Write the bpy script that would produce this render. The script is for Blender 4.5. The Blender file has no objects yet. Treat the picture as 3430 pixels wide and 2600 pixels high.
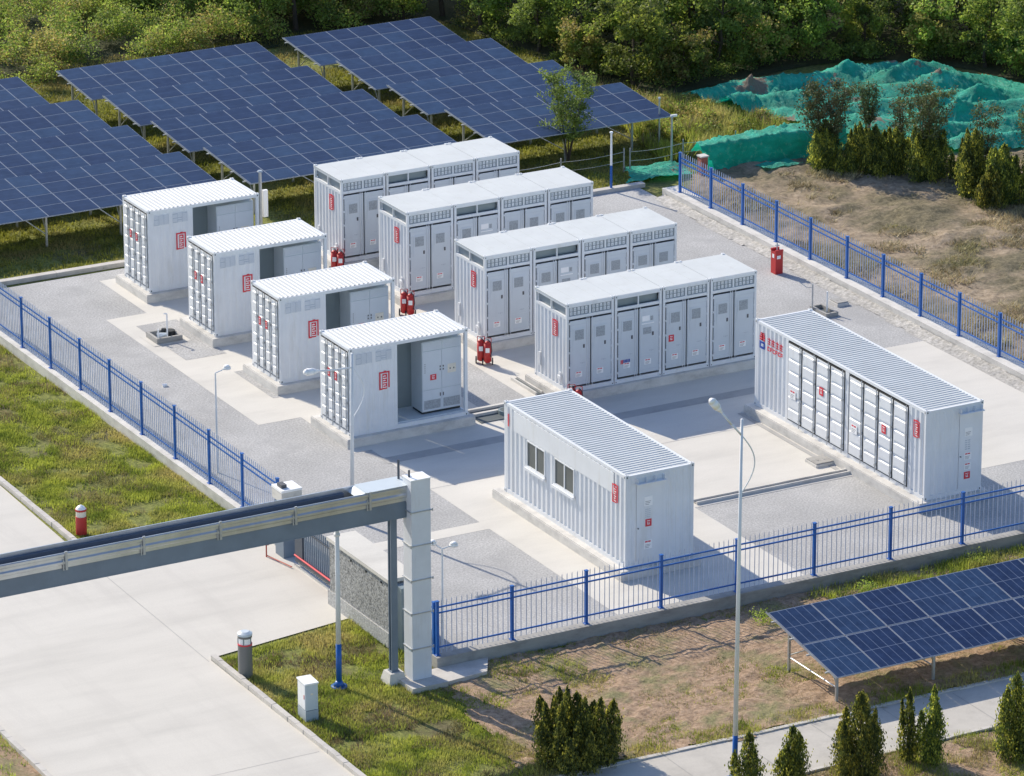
import bpy, math, random
import numpy as np
from math import sin, cos, pi, radians
random.seed(7); RS = np.random.RandomState(11)
S = bpy.context.scene; COL = S.collection
# ---------------------------------------------------------------- camera
cd = bpy.data.cameras.new('camera'); cam = bpy.data.objects.new('camera', cd); COL.objects.link(cam)
cam.location = (-65.3037, -130.2901, 54.1837)
cam.rotation_mode = 'XYZ'
from mathutils import Matrix
_R = Matrix(((0.8788, 0.1579, -0.4503), (-0.4772, 0.2841, -0.8316), (-0.0034, 0.9457, 0.3250)))
cam.rotation_euler = _R.to_euler('XYZ')
cd.sensor_width = 36; cd.lens = 172.15; cd.shift_x = 0.01592; cd.shift_y = -0.06382
cd.clip_start = 1; cd.clip_end = 2000
S.camera = cam
S.render.resolution_x = 1024; S.render.resolution_y = 776
# ---------------------------------------------------------------- world + sun
SUN = (-1.22, 4.6, 3.2)
el = math.atan2(SUN[2], math.hypot(SUN[0], SUN[1])); az = math.atan2(SUN[0], SUN[1])
w = bpy.data.worlds.new('World'); S.world = w; w.use_nodes = True
nt = w.node_tree; bg = nt.nodes['Background']
sky = nt.nodes.new('ShaderNodeTexSky'); sky.sky_type = 'NISHITA'; sky.sun_disc = False
sky.sun_elevation = el; sky.sun_rotation = az; sky.air_density = 1.3; sky.dust_density = 0.6; sky.ozone_density = 2.0
hsv = nt.nodes.new('ShaderNodeHueSaturation'); hsv.inputs['Saturation'].default_value = 1.12; hsv.inputs['Hue'].default_value = .512
nt.links.new(sky.outputs[0], hsv.inputs['Color']); nt.links.new(hsv.outputs[0], bg.inputs[0]); bg.inputs[1].default_value = 0.145
sd = bpy.data.lights.new('sun', 'SUN'); sd.energy = 4.6; sd.angle = radians(.5); sd.color = (1, .90, .735)
so = bpy.data.objects.new('sun', sd); COL.objects.link(so); so.location = (-20, 60, 60)
from mathutils import Vector
so.rotation_euler = Vector(SUN).to_track_quat('Z', 'Y').to_euler()
S.view_settings.view_transform = 'Standard'; S.view_settings.look = 'None'
S.view_settings.exposure = 0.25; S.view_settings.gamma = 1

# ---------------------------------------------------------------- materials
def new_mat(name):
    m = bpy.data.materials.new(name); m.use_nodes = True
    n = m.node_tree.nodes; return m, m.node_tree, n['Principled BSDF']
def noise(nt, scale, detail=3, rough=.5, vec=None, stretch=None):
    t = nt.nodes.new('ShaderNodeTexNoise'); t.inputs['Scale'].default_value = scale
    t.inputs['Detail'].default_value = detail; t.inputs['Roughness'].default_value = rough
    if vec is None:
        g = nt.nodes.new('ShaderNodeNewGeometry'); vec = g.outputs['Position']
    if stretch:
        mp = nt.nodes.new('ShaderNodeMapping'); mp.inputs['Scale'].default_value = stretch
        nt.links.new(vec, mp.inputs[0]); vec = mp.outputs[0]
    nt.links.new(vec, t.inputs['Vector']); return t.outputs[0]
def ramp(nt, fac, stops):
    r = nt.nodes.new('ShaderNodeValToRGB'); nt.links.new(fac, r.inputs[0])
    e = r.color_ramp.elements
    while len(e) < len(stops): e.new(.5)
    for k, (p, c) in enumerate(stops):
        e[k].position = p; e[k].color = (*c, 1) if len(c) == 3 else c
    return r.outputs[0]
def mix(nt, fac, a, b, mode='MIX'):
    m = nt.nodes.new('ShaderNodeMix'); m.data_type = 'RGBA'; m.blend_type = mode
    for s, v in ((m.inputs['Factor'], fac), (m.inputs['A'], a), (m.inputs['B'], b)):
        if hasattr(v, 'is_linked') or hasattr(v, 'links'): nt.links.new(v, s)
        elif isinstance(v, (int, float)): s.default_value = v
        else: s.default_value = (*v, 1)
    return m.outputs['Result']
def bump(nt, b, h, strength=.3, dist=.02):
    n = nt.nodes.new('ShaderNodeBump'); n.inputs['Strength'].default_value = strength; n.inputs['Distance'].default_value = dist
    nt.links.new(h, n.inputs['Height']); nt.links.new(n.outputs[0], b.inputs['Normal'])
def simple(name, col, rough=.5, metal=0, var=.06, vs=2., grime=None):
    m, nt, b = new_mat(name)
    c = ramp(nt, noise(nt, vs, 5, .6), [(.3, [v * (1 - var) for v in col]), (.7, [min(1, v * (1 + var)) for v in col])])
    if grime:
        f = ramp(nt, noise(nt, 2.6, 7, .75, stretch=(1, 1, .14)), [(.53, (0, 0, 0)), (.76, (1, 1, 1))])
        mm = nt.nodes.new('ShaderNodeMath'); mm.operation = 'MULTIPLY'; nt.links.new(f, mm.inputs[0]); mm.inputs[1].default_value = .5
        c = mix(nt, mm.outputs[0], c, grime)
    nt.links.new(c, b.inputs['Base Color']); b.inputs['Roughness'].default_value = rough; b.inputs['Metallic'].default_value = metal
    return m
def gravel_mat(name, lo, hi, sc=9, tint=None):
    m, nt, b = new_mat(name)
    a = noise(nt, sc, 4, .75)
    c = ramp(nt, a, [(.34, lo), (.5, [(x + y) / 2 for x, y in zip(lo, hi)]), (.64, hi)])
    l = ramp(nt, noise(nt, .35, 4, .6), [(.35, (.86, .86, .86)), (.65, (1.08, 1.08, 1.08))])
    c = mix(nt, 1., c, l, 'MULTIPLY')
    if tint:
        f = ramp(nt, noise(nt, .5, 3, .6, stretch=(1, 1, 1)), [(.55, (0, 0, 0)), (.75, (1, 1, 1))])
        c = mix(nt, f, c, tint)
    nt.links.new(c, b.inputs['Base Color']); b.inputs['Roughness'].default_value = .95
    bump(nt, b, a, .6, .03); return m
def concrete_mat(name, base, sc=.6, streak=(1, 1, 1), amp=.06, joints=None):
    m, nt, b = new_mat(name)
    big = noise(nt, sc, 6, .65, stretch=streak)
    c = ramp(nt, big, [(.3, [v * (1 - amp * 1.6) for v in base]), (.5, base), (.72, [v * (1 + amp) for v in base])])
    f = ramp(nt, noise(nt, 22, 3, .6), [(.3, (.95, .95, .95)), (.7, (1.03, 1.03, 1.03))])
    c = mix(nt, 1., c, f, 'MULTIPLY')
    st = ramp(nt, noise(nt, 1.1, 8, .8, stretch=(.4, 1.6, 1)), [(.60, (0, 0, 0)), (.75, (.30, .30, .30))])
    c = mix(nt, st, c, [v * .78 for v in base])
    nt.links.new(c, b.inputs['Base Color']); b.inputs['Roughness'].default_value = .85
    bump(nt, b, noise(nt, 14, 4, .6), .15, .01); return m
def ground_mat(name, stops1, stops2, msc=.35, lo=.42, hi=.58, d=7., bs=.6):
    m, nt, b = new_mat(name)
    n1 = noise(nt, d, 5, .75)
    a = ramp(nt, n1, stops1); c2 = ramp(nt, noise(nt, d * 1.3, 5, .75), stops2)
    f = ramp(nt, noise(nt, msc, 6, .65), [(lo, (0, 0, 0)), (hi, (1, 1, 1))])
    c = mix(nt, f, a, c2)
    nt.links.new(c, b.inputs['Base Color']); b.inputs['Roughness'].default_value = 1
    bump(nt, b, noise(nt, d, 6, .8), bs, .08); return m
def leaf_mat(name, dark, light, third=None, sc=1.2, trans=.35):
    m, nt, b = new_mat(name)
    oi = nt.nodes.new('ShaderNodeObjectInfo')
    n = noise(nt, sc, 3, .6)
    st = [(.36, dark), (.62, light)]
    c = ramp(nt, n, st)
    if third: 
        f = ramp(nt, noise(nt, sc * .37, 2, .5), [(.48, (0, 0, 0)), (.68, (1, 1, 1))]); c = mix(nt, f, c, third)
    # each plant and each sprig slightly different
    sp = ramp(nt, noise(nt, 14, 2, .6), [(.3, (.65, .68, .6)), (.7, (1.35, 1.3, 1.2))])
    c = mix(nt, 1., c, sp, 'MULTIPLY')
    hs = nt.nodes.new('ShaderNodeHueSaturation')
    ma = nt.nodes.new('ShaderNodeMapRange'); ma.inputs[3].default_value = .75; ma.inputs[4].default_value = 1.3
    nt.links.new(oi.outputs['Random'], ma.inputs[0]); nt.links.new(ma.outputs[0], hs.inputs['Value'])
    mh = nt.nodes.new('ShaderNodeMapRange'); mh.inputs[3].default_value = .485; mh.inputs[4].default_value = .512
    nt.links.new(oi.outputs['Random'], mh.inputs[0]); nt.links.new(mh.outputs[0], hs.inputs['Hue'])
    nt.links.new(c, hs.inputs['Color']); c = hs.outputs[0]
    nt.links.new(c, b.inputs['Base Color']); b.inputs['Roughness'].default_value = .6
    if trans:
        t = nt.nodes.new('ShaderNodeBsdfTranslucent'); nt.links.new(c, t.inputs[0])
        ms = nt.nodes.new('ShaderNodeMixShader'); ms.inputs[0].default_value = trans
        nt.links.new(b.outputs[0], ms.inputs[1]); nt.links.new(t.outputs[0], ms.inputs[2])
        nt.links.new(ms.outputs[0], nt.nodes['Material Output'].inputs[0])
    return m
def solar_mat(name, nx, ny, wx, wy, L, D, lc, k=.35):
    m, nt, b = new_mat(name)
    tc = nt.nodes.new('ShaderNodeTexCoord'); sp = nt.nodes.new('ShaderNodeSeparateXYZ'); nt.links.new(tc.outputs['Object'], sp.inputs[0])
    def line(out, n, length, wd):
        a = nt.nodes.new('ShaderNodeMath'); a.operation = 'MULTIPLY'; a.inputs[1].default_value = n / length; nt.links.new(out, a.inputs[0])
        f = nt.nodes.new('ShaderNodeMath'); f.operation = 'FRACT'; nt.links.new(a.outputs[0], f.inputs[0])
        l = nt.nodes.new('ShaderNodeMath'); l.operation = 'LESS_THAN'; l.inputs[1].default_value = wd * n / length; nt.links.new(f.outputs[0], l.inputs[0]); return l.outputs[0]
    lx = line(sp.outputs[0], nx, L, wx); ly = line(sp.outputs[1], ny, D, wy)
    mx = nt.nodes.new('ShaderNodeMath'); mx.operation = 'MAXIMUM'; nt.links.new(lx, mx.inputs[0]); nt.links.new(ly, mx.inputs[1])
    mu = nt.nodes.new('ShaderNodeMath'); mu.operation = 'MULTIPLY'; mu.inputs[1].default_value = k; nt.links.new(mx.outputs[0], mu.inputs[0])
    oi = nt.nodes.new('ShaderNodeObjectInfo')
    base = ramp(nt, noise(nt, 2.5, 4, .7), [(.3, (.013, .027, .076)), (.7, (.025, .048, .120))])
    v = ramp(nt, oi.outputs['Random'], [(0, (.78, .78, .84)), (.5, (1., 1., .96)), (1, (1.2, 1.3, 1.15))])
    base = mix(nt, 1., base, v, 'MULTIPLY')
    c = mix(nt, mu.outputs[0], base, lc)
    nt.links.new(c, b.inputs['Base Color']); b.inputs['Roughness'].default_value = .35
    b.inputs['Specular IOR Level'].default_value = .10
    bump(nt, b, noise(nt, 1.3, 2, .5), .04, .02)
    return m
M = {}
M['white'] = simple('white_paint', (.74, .76, .785), .5, 0, .04, 1.5, (.56, .54, .48))
M['roof'] = simple('roof_paint', (.60, .62, .615), .55, 0, .05, .9, (.48, .48, .45))
M['door'] = simple('door_paint', (.60, .645, .69), .45, 0, .03, 1.5, (.50, .53, .56))
M['cab'] = simple('cabinet_paint', (.56, .62, .66), .45, 0, .03)
M['greyp'] = simple('grey_paint', (.21, .26, .28), .5, 0, .04)
M['blk'] = simple('rubber_seal', (.025, .03, .035), .7)
M['dark'] = simple('dark_interior', (.10, .12, .13), .8)
M['mid'] = simple('vent_interior', (.26, .30, .33), .7)
M['grille'] = simple('vent_grille', (.36, .39, .42), .6, 0, .25, 25)
M['louv'] = simple('louvre_grey', (.50, .54, .60), .55)
M['red'] = simple('red_paint', (.50, .03, .03), .45, 0, .08)
M['redl'] = simple('red_lettering', (.68, .04, .06), .6)
M['bluel'] = simple('blue_lettering', (.03, .07, .36), .6)
M['stick'] = simple('white_sticker', (.90, .90, .90), .5, 0, .02)
M['cream'] = simple('cream_sticker', (.75, .70, .60), .5, 0, .1, 9)
M['ink'] = simple('dark_lettering', (.10, .10, .11), .6)
M['fence'] = simple('blue_fence_paint', (.014, .115, .42), .35, 0, .12, 4)
M['picket'] = simple('lit_blue_bar', (.52, .57, .70), .35, 0, .2, 3)  # blue bars painted paler to carry the sun on their lit side
M['steel'] = simple('galvanised_steel', (.48, .50, .52), .4, .55, .12, 6)
M['alu'] = simple('polished_sheet', (.62, .64, .66), .3, .75, .12, 1.5, (.50, .49, .47))
M['slate'] = simple('slate_paint', (.17, .215, .27), .5, 0, .1, 1.5)
M['gate'] = simple('gate_paint', (.06, .075, .10), .5)
M['glass'] = simple('window_glass', (.12, .13, .12), .12, 0, .15, 1)
M['plinth'] = concrete_mat('plinth_concrete', (.62, .60, .565), 1.6, (1, 1, 2), .14)
M['conc'] = concrete_mat('concrete', (.625, .60, .55), .5, (.5, 1.5, 1), .07)
def road_mat():
    m = concrete_mat('road_concrete', (.60, .572, .52), .45, (.35, 1.6, 1), .07); nt = m.node_tree; b = nt.nodes['Principled BSDF']
    old = b.inputs['Base Color'].links[0].from_socket
    f = ramp(nt, noise(nt, .35, 6, .7, stretch=(2.6, .35, 1)), [(.50, (0, 0, 0)), (.70, (.5, .5, .5))]); c = mix(nt, f, old, (.50, .475, .435))
    f2 = ramp(nt, noise(nt, 6, 3, .7), [(.70, (0, 0, 0)), (.76, (.5, .5, .5))]); c = mix(nt, f2, c, (.42, .40, .37))
    nt.links.new(c, b.inputs['Base Color']); return m
M['road'] = road_mat(); M['road0'] = concrete_mat('road_concrete', (.60, .575, .535), .45, (.35, 1.6, 1), .045)
M['cstrip'] = concrete_mat('old_concrete', (.40, .395, .385), 1.2, (1, 1, 1), .1)
M['wallc'] = concrete_mat('wall_concrete', (.36, .35, .33), 1.5, (1, 1, 3), .16)
M['kerb'] = concrete_mat('kerb_concrete', (.55, .52, .48), 1.8, (1, 1, 1), .12)
M['gravel'] = gravel_mat('yard_gravel', (.30, .298, .295), (.56, .555, .545), 16, (.35, .347, .345))
M['pebble'] = gravel_mat('pebble_dash', (.08, .085, .09), (.50, .50, .49), 17)
M['rubble'] = gravel_mat('rubble', (.30, .29, .265), (.60, .58, .55), 8)
G1 = [(.30, (.06, .075, .016)), (.5, (.19, .21, .045)), (.72, (.36, .36, .09))]
D1 = [(.30, (.19, .125, .075)), (.5, (.44, .30, .195)), (.72, (.62, .455, .32))]
M['grass'] = ground_mat('grass_soil', G1, [(.3, (.06, .05, .025)), (.7, (.22, .19, .085))], .35, .50, .66)
M['dirtg'] = ground_mat('dirt_with_weeds', D1, [(.3, (.13, .12, .06)), (.5, (.26, .24, .11)), (.7, (.42, .36, .20))], .55, .50, .62, 6., 1.)
M['dirt'] = ground_mat('dry_field', [(.30, (.17, .13, .085)), (.5, (.37, .285, .195)), (.7, (.52, .41, .29))], [(.3, (.06, .055, .03)), (.7, (.30, .25, .15))], .30, .44, .56, 4.5, 1.)
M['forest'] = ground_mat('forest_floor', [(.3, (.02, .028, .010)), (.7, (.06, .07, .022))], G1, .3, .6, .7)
M['blade'] = leaf_mat('grass_blades', (.16, .21, .035), (.44, .48, .085), (.48, .42, .17), 1.1, .5)
M['dryblade'] = leaf_mat('dry_stalks', (.20, .155, .085), (.46, .37, .23), (.27, .25, .10), .8, .3)
M['leafA'] = leaf_mat('leaves_dark', (.075, .12, .036), (.26, .33, .07), None, 1.2, .55)
M['leafB'] = leaf_mat('leaves_light', (.14, .21, .04), (.42, .52, .10), None, 1.2, .55)
M['leafC'] = leaf_mat('leaves_olive', (.18, .155, .055), (.50, .41, .15), (.24, .26, .07), 1., .55)
M['cyp'] = leaf_mat('cypress_sprays', (.05, .085, .03), (.17, .21, .05), None, 3., .5)
M['cypL'] = leaf_mat('cypress_tips', (.24, .28, .05), (.58, .56, .10), None, 3., .55)
M['wisp'] = leaf_mat('wispy_leaves', (.05, .085, .04), (.16, .21, .08), (.13, .13, .06), 2., .4)
M['bark'] = simple('bark', (.075, .055, .04), .9, 0, .3, 8)
M['mod'] = solar_mat('solar_cells', 1, 2, .0, .014, .94, 1.0, (.16, .21, .32), .28)
M['modF'] = solar_mat('solar_cells_near', 5, 2, .016, .02, 1.37, 1.8, (.30, .36, .48), .45)
M['modc'] = simple('module_frame', (.34, .38, .46), .4, .2, .05)
def net_mat():
    m, nt, b = new_mat('green_netting')
    n1 = noise(nt, .9, 5, .7, stretch=(1, 1, 2))
    c = ramp(nt, n1, [(.3, (.002, .34, .22)), (.52, (.005, .54, .37)), (.72, (.04, .74, .56))])
    st = ramp(nt, noise(nt, 3.5, 6, .8, stretch=(1, .35, 1)), [(.54, (0, 0, 0)), (.66, (.55, .55, .55))])
    c = mix(nt, st, c, (.35, .78, .60))  # whitish streaks paint the highlights and gloss along the folds
    d = ramp(nt, noise(nt, .45, 5, .7), [(.60, (0, 0, 0)), (.63, (1, 1, 1))])
    c = mix(nt, d, c, (.36, .27, .20))
    nt.links.new(c, b.inputs['Base Color']); b.inputs['Roughness'].default_value = .55
    t = nt.nodes.new('ShaderNodeBsdfTranslucent'); nt.links.new(c, t.inputs[0]); ms = nt.nodes.new('ShaderNodeMixShader'); ms.inputs[0].default_value = .3
    nt.links.new(b.outputs[0], ms.inputs[1]); nt.links.new(t.outputs[0], ms.inputs[2]); nt.links.new(ms.outputs[0], nt.nodes['Material Output'].inputs[0])
    bump(nt, b, noise(nt, 3.5, 7, .75, stretch=(1, .35, 1)), 1., .2); return m
M['net'] = net_mat()

# ---------------------------------------------------------------- mesh helpers
class MB:
    def __init__(s): s.v = []; s.f = []; s.mi = []; s.m = 0
    def face(s, pts):
        b = len(s.v); s.v += [tuple(p) for p in pts]; s.f.append(tuple(range(b, b + len(pts)))); s.mi.append(s.m)
    def box(s, x0, x1, y0, y1, z0, z1):
        b = len(s.v)
        s.v += [(x0, y0, z0), (x1, y0, z0), (x1, y1, z0), (x0, y1, z0), (x0, y0, z1), (x1, y0, z1), (x1, y1, z1), (x0, y1, z1)]
        for q in ((0, 3, 2, 1), (4, 5, 6, 7), (0, 1, 5, 4), (1, 2, 6, 5), (2, 3, 7, 6), (3, 0, 4, 7)):
            s.f.append(tuple(b + i for i in q)); s.mi.append(s.m)
        return s
    def tube(s, p0, p1, r0, r1=None, n=6, cap=True):
        if r1 is None: r1 = r0
        p0 = Vector(p0); p1 = Vector(p1); d = (p1 - p0).normalized()
        a = d.orthogonal().normalized(); c = d.cross(a); b = len(s.v)
        for p, r in ((p0, r0), (p1, r1)):
            for i in range(n):
                t = 2 * pi * i / n; s.v.append(tuple(p + a * r * cos(t) + c * r * sin(t)))
        for i in range(n):
            j = (i + 1) % n; s.f.append((b + i, b + j, b + n + j, b + n + i)); s.mi.append(s.m)
        if cap:
            s.f.append(tuple(b + i for i in range(n))[::-1]); s.f.append(tuple(b + n + i for i in range(n))); s.mi += [s.m, s.m]
        return s
    def path(s, pts, r, n=6):
        for a, b in zip(pts[:-1], pts[1:]): s.tube(a, b, r, r, n)
        return s
    def prof(s, prof, o, u, n, v, L):
        "extrude a profile [(a, h)...]: point = o + u*a + n*h, along v by L"
        o = Vector(o); u = Vector(u); n = Vector(n); v = Vector(v) * L; b = len(s.v)
        for a, h in prof: s.v.append(tuple(o + u * a + n * h))
        for a, h in prof: s.v.append(tuple(o + u * a + n * h + v))
        k = len(prof)
        for i in range(k - 1): s.f.append((b + i, b + i + 1, b + k + i + 1, b + k + i)); s.mi.append(s.m)
        return s
    def build(s, name, mats, parent=None, smooth=False):
        me = bpy.data.meshes.new(name); me.from_pydata(s.v, [], s.f); me.validate()
        if not isinstance(mats, (list, tuple)): mats = [mats]
        for q in mats: me.materials.append(q)
        if len(mats) > 1: me.polygons.foreach_set('material_index', s.mi[:len(me.polygons)])
        if smooth: me.polygons.foreach_set('use_smooth', [True] * len(me.polygons))
        o = bpy.data.objects.new(name, me); COL.objects.link(o)
        if parent: o.parent = parent
        return o
def corr(L, pitch, depth):
    p = []; n = max(1, round(L / pitch)); q = L / n
    for i in range(n):
        a = i * q; p += [(a, 0), (a + q * .35, 0), (a + q * .5, depth), (a + q * .85, depth)]
    p.append((L, 0)); return p
def np_mesh(name, V, F, mats, parent=None, mi=None, smooth=False):
    me = bpy.data.meshes.new(name); V = np.asarray(V, np.float32); F = np.asarray(F, np.int32); k = F.shape[1]
    me.vertices.add(len(V)); me.vertices.foreach_set('co', V.ravel())
    me.loops.add(F.size); me.loops.foreach_set('vertex_index', F.ravel())
    me.polygons.add(len(F)); me.polygons.foreach_set('loop_start', np.arange(0, F.size, k, dtype=np.int32))
    me.polygons.foreach_set('loop_total', np.full(len(F), k, np.int32))
    for q in (mats if isinstance(mats, (list, tuple)) else [mats]): me.materials.append(q)
    if mi is not None: me.polygons.foreach_set('material_index', np.asarray(mi, np.int32))
    if smooth: me.polygons.foreach_set('use_smooth', np.ones(len(F), bool))
    me.update(calc_edges=True)
    o = bpy.data.objects.new(name, me); COL.objects.link(o)
    if parent: o.parent = parent
    return o
def tag(o, label, cat, group=None):
    o['label'] = label; o['category'] = cat
    if group: o['group'] = group
    return o
def struct(o): o['kind'] = 'structure'; return o
def stuff(o, label, cat): o['kind'] = 'stuff'; return tag(o, label, cat)
def thing(name, label, cat, loc=(0, 0, 0), rz=0, group=None):
    o = bpy.data.objects.new(name, None); o.empty_display_size = .2; COL.objects.link(o)
    o.location = loc; o.rotation_euler = (0, 0, rz); return tag(o, label, cat, group)
def dup(r, loc, label=None, rz=None, sc=None, group=None):
    c = r.copy(); COL.objects.link(c); c.location = loc
    if rz is not None: c.rotation_euler = (0, 0, rz)
    if sc is not None: c.scale = sc if hasattr(sc, '__len__') else (sc, sc, sc)
    if label: c['label'] = label
    if group: c['group'] = group
    for ch in r.children:
        k = ch.copy(); COL.objects.link(k); k.parent = c
        for g in ch.children:
            q = g.copy(); COL.objects.link(q); q.parent = k
    return c
# value noise
_lat = RS.rand(256, 256)
def vn(x, y):
    xi = np.floor(x).astype(int); yi = np.floor(y).astype(int); fx = x - xi; fy = y - yi
    fx = fx * fx * (3 - 2 * fx); fy = fy * fy * (3 - 2 * fy)
    g = lambda a, b: _lat[a % 256, b % 256]
    return (g(xi, yi) * (1 - fx) + g(xi + 1, yi) * fx) * (1 - fy) + (g(xi, yi + 1) * (1 - fx) + g(xi + 1, yi + 1) * fx) * fy
def fbm(x, y, o=4):
    s = 0; a = .5
    for k in range(o): s = s + a * vn(x * 2 ** k + 17 * k, y * 2 ** k + 31 * k); a *= .5
    return s
def inpoly(x, y, P):
    r = np.zeros(x.shape, bool); n = len(P)
    for i in range(n):
        x1, y1 = P[i]; x2, y2 = P[(i + 1) % n]
        if y1 == y2: continue
        c = ((y1 > y) != (y2 > y)) & (x < (x2 - x1) * (y - y1) / (y2 - y1) + x1); r ^= c
    return r
def hfield(name, P, step, fn, mat, ragged=0, crisp=0):
    xs = [p[0] for p in P]; ys = [p[1] for p in P]
    X, Y = np.meshgrid(np.arange(min(xs), max(xs) + step, step), np.arange(min(ys), max(ys) + step, step))
    if crisp: X = X + RS.uniform(-crisp, crisp, X.shape); Y = Y + RS.uniform(-crisp, crisp, X.shape)
    Z = fn(X, Y); ny, nx = X.shape
    V = np.stack([X, Y, Z], -1).reshape(-1, 3)
    cx = X[:-1, :-1] + step / 2; cy = Y[:-1, :-1] + step / 2
    if ragged: 
        ok = inpoly(cx + (fbm(cx * .9, cy * .9) - .5) * ragged, cy + (fbm(cx * .9 + 50, cy * .9) - .5) * ragged, P)
    else: ok = inpoly(cx, cy, P)
    I = np.arange(ny * nx).reshape(ny, nx)
    F = np.stack([I[:-1, :-1], I[:-1, 1:], I[1:, 1:], I[1:, :-1]], -1)[ok]
    u, inv = np.unique(F, return_inverse=True)
    F = inv.reshape(F.shape)
    if crisp: F = np.concatenate([F[:, [0, 1, 2]], F[:, [0, 2, 3]]])
    return np_mesh(name, V[u], F, mat, smooth=not crisp)

# ================================================================ GROUND
gm = MB(); gm.face([(-300, -300, -.03), (400, -300, -.03), (400, 500, -.03), (-300, 500, -.03)])
struct(gm.build('ground', M['grass']))
def sheet(name, P, z, mat):
    b = MB(); b.face([(x, y, z) for x, y in P]); return struct(b.build(name, mat))
def rect(x0, x1, y0, y1): return [(x0, y0), (x1, y0), (x1, y1), (x0, y1)]
sheet('yard_paving', rect(-5.6, 21.75, -17.25, 19.9), 0, M['gravel'])
def notched(): return
sheet('concrete_path', rect(-1.72, -.20, 3.15, 15.05), .004, M['conc'])
sheet('concrete_path', rect(-.20, 5.25, -.62, 19.0), .004, M['conc'])
sheet('concrete_path', rect(.42, 6.78, -17.22, -.62), .004, M['conc'])
sheet('concrete_path', rect(6.78, 15.7, -9.95, -.62), .004, M['conc'])
sheet('concrete_path', rect(7.05, 15.7, -.62, 18.6), .004, M['conc'])
sheet('concrete_path', rect(15.7, 21.72, -11.4, -.3), .004, M['conc'])
sheet('concrete_path', rect(-4.1, .42, -8.47, -7.84), .004, M['conc'])
sheet('gravel_bed', rect(-1.1, .40, 9.95, 13.95), .009, M['gravel'])
sheet('gravel_bed', [(-.20, 8.15), (-.20, 5.2), (.12, 5.2), (.12, 8.15)], .009, M['gravel'])
sheet('paving_strip', rect(.3, 15.6, -2.02, -1.48), .008, M['cstrip'])
sheet('paving_joint', rect(.42, 12.6, -4.62, -4.60), .008, M['cstrip'])
# driveway, road
sheet('road', [(-60, -60), (-11.5, -60), (-11.35, -13.6), (-11.1, -13.45), (-5.7, -12.6), (-5.7, -4.6), (-11.3, -4.2), (-11.0, 6), (-10.6, 30), (-60, 40)], .0, M['road'])
sheet('road_joint', [(-11.46, -13.7), (-11.44, -13.7), (-11.28, -3), (-11.30, -3)], .005, M['cstrip'])
for yy in (-20.8,):
    sheet('road_joint', [(-18.4, yy - .1), (-11.5, yy), (-11.5, yy + .012), (-18.4, yy - .088)], .005, M['cstrip'])
sheet('verge', [(-60, -60), (-18.98, -60), (-18.98, -40), (-18.55, -14.6), (-18.3, -8), (-60, 0)], .006, M['dirtg'])
sheet('footpath', [(-9, -28.4), (22, -28.0), (22, -25.95), (-9, -25.5)], .02, concrete_mat('path_concrete', (.50, .47, .42), .9, (1, 1, 1), .10))
for x in (-1.2, 1.1, 3.4, 5.7, 8, -3.5):
    sheet('footpath_joint', rect(x, x + .025, -28.1, -25.8), .025, M['wallc'])
# kerbs ------------------------------------------------------------
def kerb(pts, wd, h, name, label, seg=.5, mat=None, z0=-.02):
    b = MB()
    for (x0, y0), (x1, y1) in zip(pts[:-1], pts[1:]):
        L = math.hypot(x1 - x0, y1 - y0); n = max(1, round(L / seg)); ux, uy = (x1 - x0) / L, (y1 - y0) / L; px, py = -uy, ux
        for i in range(n):
            a0 = i * L / n + .006; a1 = (i + 1) * L / n - .006; dh = random.uniform(-.008, .008); dw = random.uniform(-.008, .008)
            q = [(x0 + ux * a + px * (w_ + dw), y0 + uy * a + py * (w_ + dw)) for a, w_ in ((a0, 0), (a1, 0), (a1, wd), (a0, wd))]
            k = len(b.v); b.v += [(x, y, z0) for x, y in q] + [(x, y, h + dh) for x, y in q]
            for f in ((0, 3, 2, 1), (4, 5, 6, 7), (0, 1, 5, 4), (1, 2, 6, 5), (2, 3, 7, 6), (3, 0, 4, 7)): b.f.append(tuple(k + t for t in f)); b.mi.append(0)
    return tag(b.build(name, mat or M['kerb']), label, 'kerb')
kerb([(-11.5, -40), (-11.33, -13.55)], -.16, .13, 'kerb', 'jointed concrete kerb between the road and the grass patch with the grey bollard light')
kerb([(-11.15, -4.3), (-10.95, 12)], -.16, .13, 'kerb', 'jointed concrete kerb between the road and the grass outside the left blue fence')
kerb([(-18.95, -40), (-18.5, -14.6), (-18.3, -8)], .16, .13, 'kerb', 'concrete kerb at the bottom left corner of the road')
kerb([(-9, -25.5), (22, -25.93)], .14, .06, 'kerb', 'thin concrete kerb along the upper edge of the footpath by the near solar table')
kerb([(-9, -28.42), (22, -28.02)], -.12, .05, 'kerb', 'thin concrete kerb along the lower edge of the footpath behind the cypresses')
kerb([(-9, 20.25), (1.26, 20.12), (19.94, 19.28), (22.0, 19.25)], .28, .14, 'kerb', 'long low concrete kerb along the back of the yard before the solar field', 2.4)

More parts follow.
